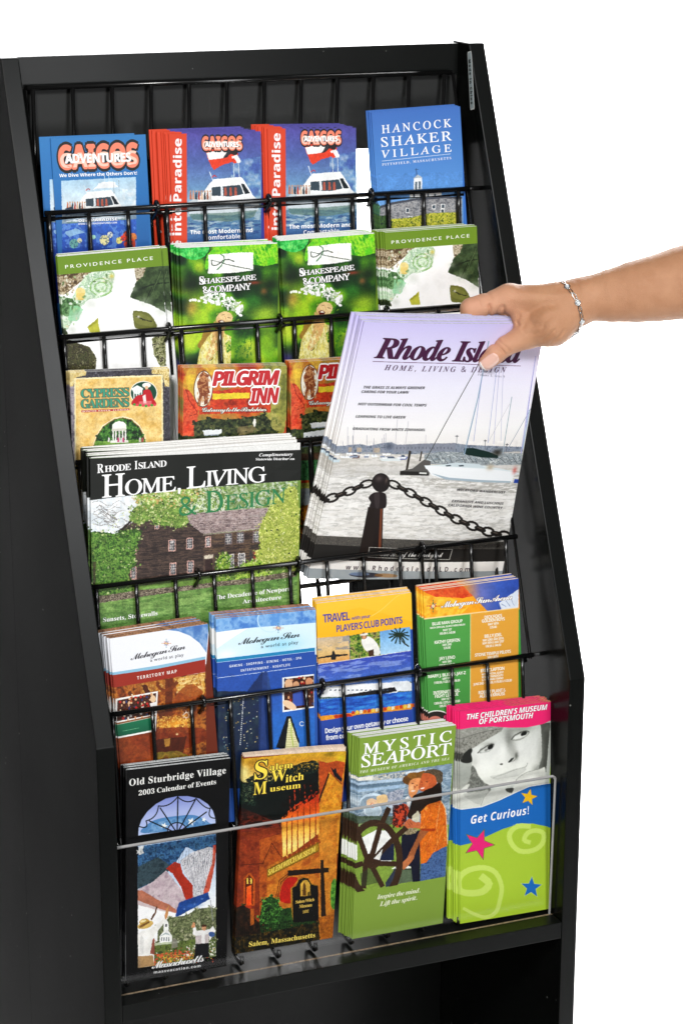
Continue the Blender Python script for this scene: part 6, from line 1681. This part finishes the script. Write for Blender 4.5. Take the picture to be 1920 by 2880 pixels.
ARM = [(2350, 160, 60), (2000, 215, 60), (1700, 272, 55), (1560, 300, 50), (1400, 333, 45), (1270, 354, 38), (1130, 377, 30), (1010, 392, 25), (930, 408, 22)]
ARM_R = [285, 262, 240, 226, 205, 190, 165, 143, 134]
CREASES = [  # (polyline in x,y), width, depth, only on the camera side
    ([(404, 668), (424, 690), (446, 712), (470, 735)], 7, 4.5), ([(430, 652), (452, 676), (480, 700), (498, 716)], 6, 3.5), ([(418, 660), (440, 690), (462, 722)], 5, 2.0),
    ([(352, 352), (372, 372), (380, 400)], 14, 3), ([(300, 398), (316, 420), (318, 446)], 8, 2.2), ([(500, 520), (470, 560), (455, 600)], 9, 3), ([(640, 560), (690, 560), (740, 520)], 22, 4), ([(560, 330), (700, 350), (840, 345)], 26, 3.5), ([(520, 440), (640, 452), (760, 440)], 30, 4),
    ([(372, 440), (380, 465), (374, 498)], 8, 7), ([(460, 448), (470, 478), (484, 510)], 9, 5), ([(440, 452), (420, 490), (452, 512)], 12, 4),
    ([(560, 505), (545, 535), (552, 560)], 9, 4), ([(690, 655), (730, 630), (762, 598)], 8, 3), ([(745, 672), (790, 640), (820, 600)], 8, 2.5), ([(640, 620), (680, 610), (700, 580)], 10, 2.5),
    ([(905, 300), (915, 400), (925, 520)], 14, 2.0), ([(590, 610), (575, 580), (590, 560)], 10, 2.0)]

def hand_field(P):
    x, y, z = P[..., 0], P[..., 1], P[..., 2]
    # forearm: slightly flattened
    Q = P.copy(); Q[..., 2] = (Q[..., 2] - 20) * 1.12 + 20
    d = None
    for i in range(len(ARM) - 1):
        e = sd_cone(Q, ARM[i], ARM[i + 1], ARM_R[i], ARM_R[i + 1])
        d = e if d is None else np.minimum(d, e)
    if x.min() > 1150: return d
    def C(a, b, ra, rb, k):
        nonlocal d
        d = smin(d, sd_cone(P, a, b, ra, rb), k)
    C((930, 405, 22), (800, 410, 25), 132, 112, 40)      # wrist into the back of the hand
    C((860, 415, 30), (500, 392, 22), 112, 86, 40)       # index metacarpal
    C((880, 420, -30), (550, 400, -52), 112, 84, 40)     # middle
    C((890, 430, -80), (620, 425, -112), 96, 78, 40)     # ring
    C((880, 450, -110), (690, 452, -170), 84, 68, 40)    # little
    C((880, 470, 30), (755, 556, 40), 112, 128, 50)      # thenar
    C((755, 556, 40), (618, 614, 12), 128, 84, 45)       # thumb metacarpal
    C((800, 520, -40), (640, 500, -60), 100, 90, 50)     # palm
    C((560, 470, 5), (600, 560, 0), 60, 70, 35)          # web
    # thumb
    th = sd_cone(P, (618, 614, 10), (476, 686, 20), 82, 61)
    th = smin(th, sd_cone(P, (476, 686, 20), (415, 735, 20), 61, 60), 14)
    th = smin(th, sd_cone(P, (415, 735, 20), (362, 784, 10), 60, 50), 10)
    d = smin(d, th, 24)
    # index finger: knuckle, bend above the magazines, then down behind them
    ix = sd_cone(P, (500, 392, 20), (268, 458, 22), 82, 68)
    ix = smin(ix, sd_cone(P, (268, 458, 22), (262, 560, -22), 66, 56), 14)
    ix = smin(ix, sd_cone(P, (262, 560, -22), (300, 700, -88), 56, 46), 10)
    d = smin(d, ix, 30)
    for a, b, c, e, r in (((550, 400, -55), (405, 480, -75), (385, 600, -105), (405, 735, -160), (80, 62, 54, 45)),
                          ((620, 425, -115), (515, 490, -150), (492, 610, -180), (505, 720, -225), (74, 60, 52, 43)),
                          ((690, 452, -170), (612, 505, -212), (590, 600, -235), (598, 690, -262), (66, 50, 44, 37))):
        f = sd_cone(P, a, b, r[0], r[1])
        f = smin(f, sd_cone(P, b, c, r[1], r[2]), 12)
        f = smin(f, sd_cone(P, c, e, r[2], r[3]), 10)
        d = smin(d, f, 14)
    # creases and tendons, camera side only
    front = 1 / (1 + np.exp(-(z + 5) / 12))
    near = np.abs(d) < 40
    xx, yy, ff = x[near], y[near], front[near]
    add = np.zeros_like(xx)
    for pl, w_, dep in CREASES:
        m = np.full_like(xx, 1e9)
        for (ax, ay), (bx, by) in zip(pl[:-1], pl[1:]):
            vx, vy = bx - ax, by - ay
            t = np.clip(((xx - ax) * vx + (yy - ay) * vy) / (vx * vx + vy * vy), 0, 1)
            m = np.minimum(m, np.hypot(xx - ax - t * vx, yy - ay - t * vy))
        add += 2.3 * dep * np.exp(-(m / w_) ** 2)
    d[near] += add * ff
    return d

def surface_nets(lo, hi, h):
    n = [int((hi[i] - lo[i]) / h) + 1 for i in range(3)]
    ax = [lo[i] + h * np.arange(n[i]) for i in range(3)]
    D = np.empty(n)
    for s in range(0, n[0], 24):
        G = np.stack(np.meshgrid(ax[0][s:s + 24], ax[1], ax[2], indexing='ij'), -1)
        D[s:s + 24] = hand_field(G)
    neg = D < 0
    cs = [(i, j, k) for i in (0, 1) for j in (0, 1) for k in (0, 1)]
    m = [a - 1 for a in n]
    cnt = sum(neg[i:i + m[0], j:j + m[1], k:k + m[2]].astype(np.int8) for i, j, k in cs)
    act = (cnt > 0) & (cnt < 8)
    idx = np.full(m, -1); ids = np.argwhere(act); idx[act] = np.arange(len(ids))
    acc = np.zeros((len(ids), 3)); c = np.zeros(len(ids))
    for a in cs:
        for ax_ in range(3):
            if a[ax_]: continue
            b = list(a); b[ax_] = 1
            da = D[ids[:, 0] + a[0], ids[:, 1] + a[1], ids[:, 2] + a[2]]; db = D[ids[:, 0] + b[0], ids[:, 1] + b[1], ids[:, 2] + b[2]]
            x = (da < 0) != (db < 0)
            t = np.where(x, da / np.where(x, da - db, 1), 0)
            p = np.tile(np.array(a, float), (len(ids), 1)); p[:, ax_] += t
            acc[x] += p[x]; c[x] += 1
    V = (ids + acc / c[:, None]) * h + np.array(lo)
    F = []
    for ax_ in range(3):
        o1, o2 = [(1, 2), (2, 0), (0, 1)][ax_]
        sl0 = [slice(None)] * 3; sl1 = [slice(None)] * 3
        sl0[ax_] = slice(0, m[ax_]); sl1[ax_] = slice(1, m[ax_] + 1)
        ch = np.argwhere(neg[tuple(sl0)] != neg[tuple(sl1)])
        ch = ch[(ch[:, o1] > 0) & (ch[:, o2] > 0) & (ch[:, o1] < m[o1]) & (ch[:, o2] < m[o2])]
        inside = neg[ch[:, 0], ch[:, 1], ch[:, 2]]
        def at(d1, d2):
            q = ch.copy(); q[:, o1] -= d1; q[:, o2] -= d2
            return idx[q[:, 0], q[:, 1], q[:, 2]]
        quad = np.stack([at(0, 0), at(1, 0), at(1, 1), at(0, 1)], 1)
        quad[~inside] = quad[~inside][:, ::-1]
        F.append(quad)
    return V, np.concatenate(F)

HV, HF = surface_nets((130, -140, -330), (2360, 880, 350), 6.2)
M_skin = bpy.data.materials.new('skin')
M_skin.use_nodes = True
nt = M_skin.node_tree
b = nt.nodes['Principled BSDF']
tc = nt.nodes.new('ShaderNodeTexCoord')
n1 = nt.nodes.new('ShaderNodeTexNoise'); n1.inputs['Scale'].default_value = 30; n1.inputs['Detail'].default_value = 7; n1.inputs['Roughness'].default_value = .65
nt.links.new(tc.outputs['Object'], n1.inputs['Vector'])
rp_ = nt.nodes.new('ShaderNodeValToRGB')
rp_.color_ramp.elements[0].position = .32; rp_.color_ramp.elements[1].position = .70
rp_.color_ramp.elements[0].color = (.47, .225, .115, 1); rp_.color_ramp.elements[1].color = (.58, .305, .17, 1)
nt.links.new(n1.outputs['Fac'], rp_.inputs['Fac'])
# pinker fingers: a vertex weight that is 1 at the finger tips and 0 on the forearm
at_ = nt.nodes.new('ShaderNodeAttribute'); at_.attribute_name = 'pinkness'
mx = nt.nodes.new('ShaderNodeMix'); mx.data_type = 'RGBA'
nt.links.new(at_.outputs['Fac'], mx.inputs[0]); nt.links.new(rp_.outputs['Color'], mx.inputs[6]); mx.inputs[7].default_value = (.70, .355, .23, 1)
nt.links.new(mx.outputs[2], b.inputs['Base Color'])
n2 = nt.nodes.new('ShaderNodeTexNoise'); n2.inputs['Scale'].default_value = 900; n2.inputs['Detail'].default_value = 4
n3 = nt.nodes.new('ShaderNodeTexVoronoi'); n3.inputs['Scale'].default_value = 1300
nt.links.new(tc.outputs['Object'], n2.inputs['Vector']); nt.links.new(tc.outputs['Object'], n3.inputs['Vector'])
ad = nt.nodes.new('ShaderNodeMath'); nt.links.new(n2.outputs['Fac'], ad.inputs[0]); nt.links.new(n3.outputs['Distance'], ad.inputs[1])
bp = nt.nodes.new('ShaderNodeBump'); bp.inputs['Strength'].default_value = .6; bp.inputs['Distance'].default_value = .0005
nt.links.new(ad.outputs[0], bp.inputs['Height']); nt.links.new(bp.outputs['Normal'], b.inputs['Normal'])
b.inputs['Roughness'].default_value = .48
b.inputs['Specular IOR Level'].default_value = .35
b.inputs['Subsurface Weight'].default_value = .12
b.inputs['Subsurface Radius'].default_value = (.9, .35, .2)
b.inputs['Subsurface Scale'].default_value = .004

person = empty('person', HP(1500, 300, 20), 'bare arm with silver bracelet reaching in, thumb gripping the lilac magazines', 'person')
bo = np.array(person.location)
W3 = np.array(HO) + np.outer((HV[:, 0] - 430) * HK, CAM_R) + np.outer((630 - HV[:, 1]) * HK, CAM_U) - np.outer(HV[:, 2] * HK, CAM_F) - bo
body = mesh_obj('body', W3, HF[:, ::-1], M_skin, person, smooth=True)
pk = np.clip((650 - HV[:, 0]) / 330, 0, 1)
pk = np.clip(pk + .35 * np.exp(-((HV[:, 0] - 480) ** 2 + (HV[:, 1] - 490) ** 2) / 60 ** 2), 0, 1) * .8
att = body.data.attributes.new('pinkness', 'FLOAT', 'POINT')
att.data.foreach_set('value', pk.astype(np.float32))
bm = bmesh.new(); bm.from_mesh(body.data); bmesh.ops.recalc_face_normals(bm, faces=bm.faces)
for _ in range(1): bmesh.ops.smooth_vert(bm, verts=bm.verts, factor=.4, use_axis_x=True, use_axis_y=True, use_axis_z=True)
bm.to_mesh(body.data); bm.free()
body.data.polygons.foreach_set('use_smooth', [True] * len(body.data.polygons))

def front_z(x, y, z0=330):
    """height of the skin under (x, y), found by stepping down from the camera side"""
    x = np.asarray(x, float); y = np.asarray(y, float)
    z = np.full(x.shape, float(z0))
    for _ in range(60):
        z = z - np.clip(hand_field(np.stack([x, y, z], -1)) * .8, -20, 40)
    return z

# thumb nail: rounded patch that follows the thumb, with a white tip
M_nail = mat('fingernail', (.82, .50, .40), .16, .6, coat=.8)
M_tip = mat('white_nail_tip', (.90, .87, .82), .15, .6, coat=.8)
def nail_patch(name, m, s0, s1, lift):
    # s runs from the cuticle (0) to the free edge (1) along the thumb, q across it
    ax0, ax1 = np.array([412., 752.]), np.array([322., 822.])
    d = (ax1 - ax0); L_ = np.hypot(*d); d /= L_; nrm = np.array([-d[1], d[0]])
    NS, NQ = 10, 10
    pts = []
    for i in range(NS + 1):
        s = s0 + (s1 - s0) * i / NS
        for j in range(NQ + 1):
            q = -1 + 2 * j / NQ
            half = 37 * (1 - .22 * max(0, .25 - s) / .25 - .16 * max(0, s - .75) / .25)
            ss = s + .10 * (1 - q * q) * (1 if s > .6 else (-1 if s < .4 else 0)) * (abs(s - .5) * 2)
            c = ax0 + d * L_ * ss + nrm * half * q + np.array([4, 2])
            pts.append(c)
    pts = np.array(pts)
    z = front_z(pts[:, 0], pts[:, 1])
    q = np.tile(np.linspace(-1, 1, NQ + 1), NS + 1)
    z = np.minimum(z, z.max()) + lift
    v = [HP(a[0], a[1], c) - person.location for a, c in zip(pts, z)] + [HP(a[0], a[1], c - lift - 3) - person.location for a, c in zip(pts, z)]
    f = []; N_ = (NS + 1) * (NQ + 1)
    for i in range(NS):
        for j in range(NQ):
            k = i * (NQ + 1) + j
            f.append((k, k + 1, k + NQ + 2, k + NQ + 1)); f.append((N_ + k + NQ + 1, N_ + k + NQ + 2, N_ + k + 1, N_ + k))
    rim = list(range(NQ + 1)) + [i * (NQ + 1) + NQ for i in range(1, NS + 1)] + [NS * (NQ + 1) + j for j in range(NQ - 1, -1, -1)] + [i * (NQ + 1) for i in range(NS - 1, 0, -1)]
    for i in range(len(rim)):
        a, b_ = rim[i], rim[(i + 1) % len(rim)]
        f.append((a, a + N_, b_ + N_, b_))
    o = mesh_obj(name, v, f, m, person, smooth=True)
    return o
nail = nail_patch('fingernail', M_nail, 0, .86, 3.5)
tip = nail_patch('nail_tip', M_tip, .80, 1.06, 5.0)

# ------------------------------------------------------------------ bracelet of silver links and clear stones
M_silver = mat('polished_silver', (.55, .55, .54), .2, .5, metal=1.0)
M_gem = mat('clear_stone', (.70, .74, .76), .05, .9, coat=1)
front_line = smooth_poly(np.array([(812, 290), (835, 318), (853, 348), (878, 384), (898, 422), (914, 462), (925, 500), (934, 535), (930, 566), (918, 590)], float), False, 6)
fz = front_z(front_line[:, 0], front_line[:, 1])
front = [(p[0], p[1], z + 7) for p, z in zip(front_line, fz)]
# the ends roll over the silhouette and close behind the wrist
front[0] = (808, 291, 60); front[1] = (812, 293, 75)
back = []
c_mid = (870, 430)
for k in range(1, 14):
    t = k / 14
    ang = math.pi * t
    back.append((918 + (808 - 918) * t + 30 * math.sin(ang), 592 + (290 - 592) * t, 20 - 165 * math.sin(ang)))
loop = front + [(916, 600, 55)] + back
loop = [Vector(HP(*p)) - person.location for p in loop]
acc = [0]
for i in range(len(loop)):
    acc.append(acc[-1] + (loop[(i + 1) % len(loop)] - loop[i]).length)
def on_loop(s):
    s = s % acc[-1]
    for i in range(len(loop)):
        if acc[i + 1] >= s:
            t = (s - acc[i]) / (acc[i + 1] - acc[i]); a, b_ = loop[i], loop[(i + 1) % len(loop)]
            return a.lerp(b_, t), (b_ - a).normalized()
center = sum(loop, Vector()) / len(loop)
brace = empty('bracelet', (0, 0, 0)); brace.parent = person
lm = MB()
ring = [(.0036 * math.cos(a), .0014 * math.sin(a), 0) for a in np.linspace(0, 2 * math.pi, 17)]
lm.tube(ring, .00048, 6, False)
link_me = None; gem_me = None
nl = int(acc[-1] / .0066)
for i in range(nl):
    p, t = on_loop(acc[-1] * i / nl)
    out = (p - center); out = (out - t * out.dot(t)).normalized()
    side = t.cross(out)
    if i % 3 == 2:
        R3 = Matrix((t, side, out)).transposed().to_4x4()
        if gem_me is None:
            bm = bmesh.new(); bmesh.ops.create_uvsphere(bm, u_segments=10, v_segments=6, radius=.0019)
            me = bpy.data.meshes.new('gemstone'); bm.to_mesh(me); bm.free(); me.materials.append(M_gem); gem_me = me
            sm = MB(); sm.tube([(.0024 * math.cos(a), .0024 * math.sin(a), 0) for a in np.linspace(0, 2 * math.pi, 15)], .0006, 6, False)
            so = sm.obj('gem_setting', M_silver, None, smooth=True); set_me = so.data; bpy.data.objects.remove(so)
        g = bpy.data.objects.new('gemstone', gem_me); COL.objects.link(g); g.parent = brace; g.matrix_local = Matrix.Translation(p + out * .0006) @ R3
        g.scale = (1, 1, .75)
        g2 = bpy.data.objects.new('gem_setting', set_me); COL.objects.link(g2); g2.parent = brace; g2.matrix_local = Matrix.Translation(p) @ R3
    else:
        R3 = Matrix((t, side, out)).transposed().to_4x4()
        if link_me is None:
            lo_ = lm.obj('chain_link', M_silver, None, smooth=True); link_me = lo_.data; bpy.data.objects.remove(lo_)
        g = bpy.data.objects.new('chain_link', link_me); COL.objects.link(g); g.parent = brace
        g.matrix_local = Matrix.Translation(p) @ R3 @ Matrix.Rotation(.25 if i % 2 else -.25, 4, 'X')
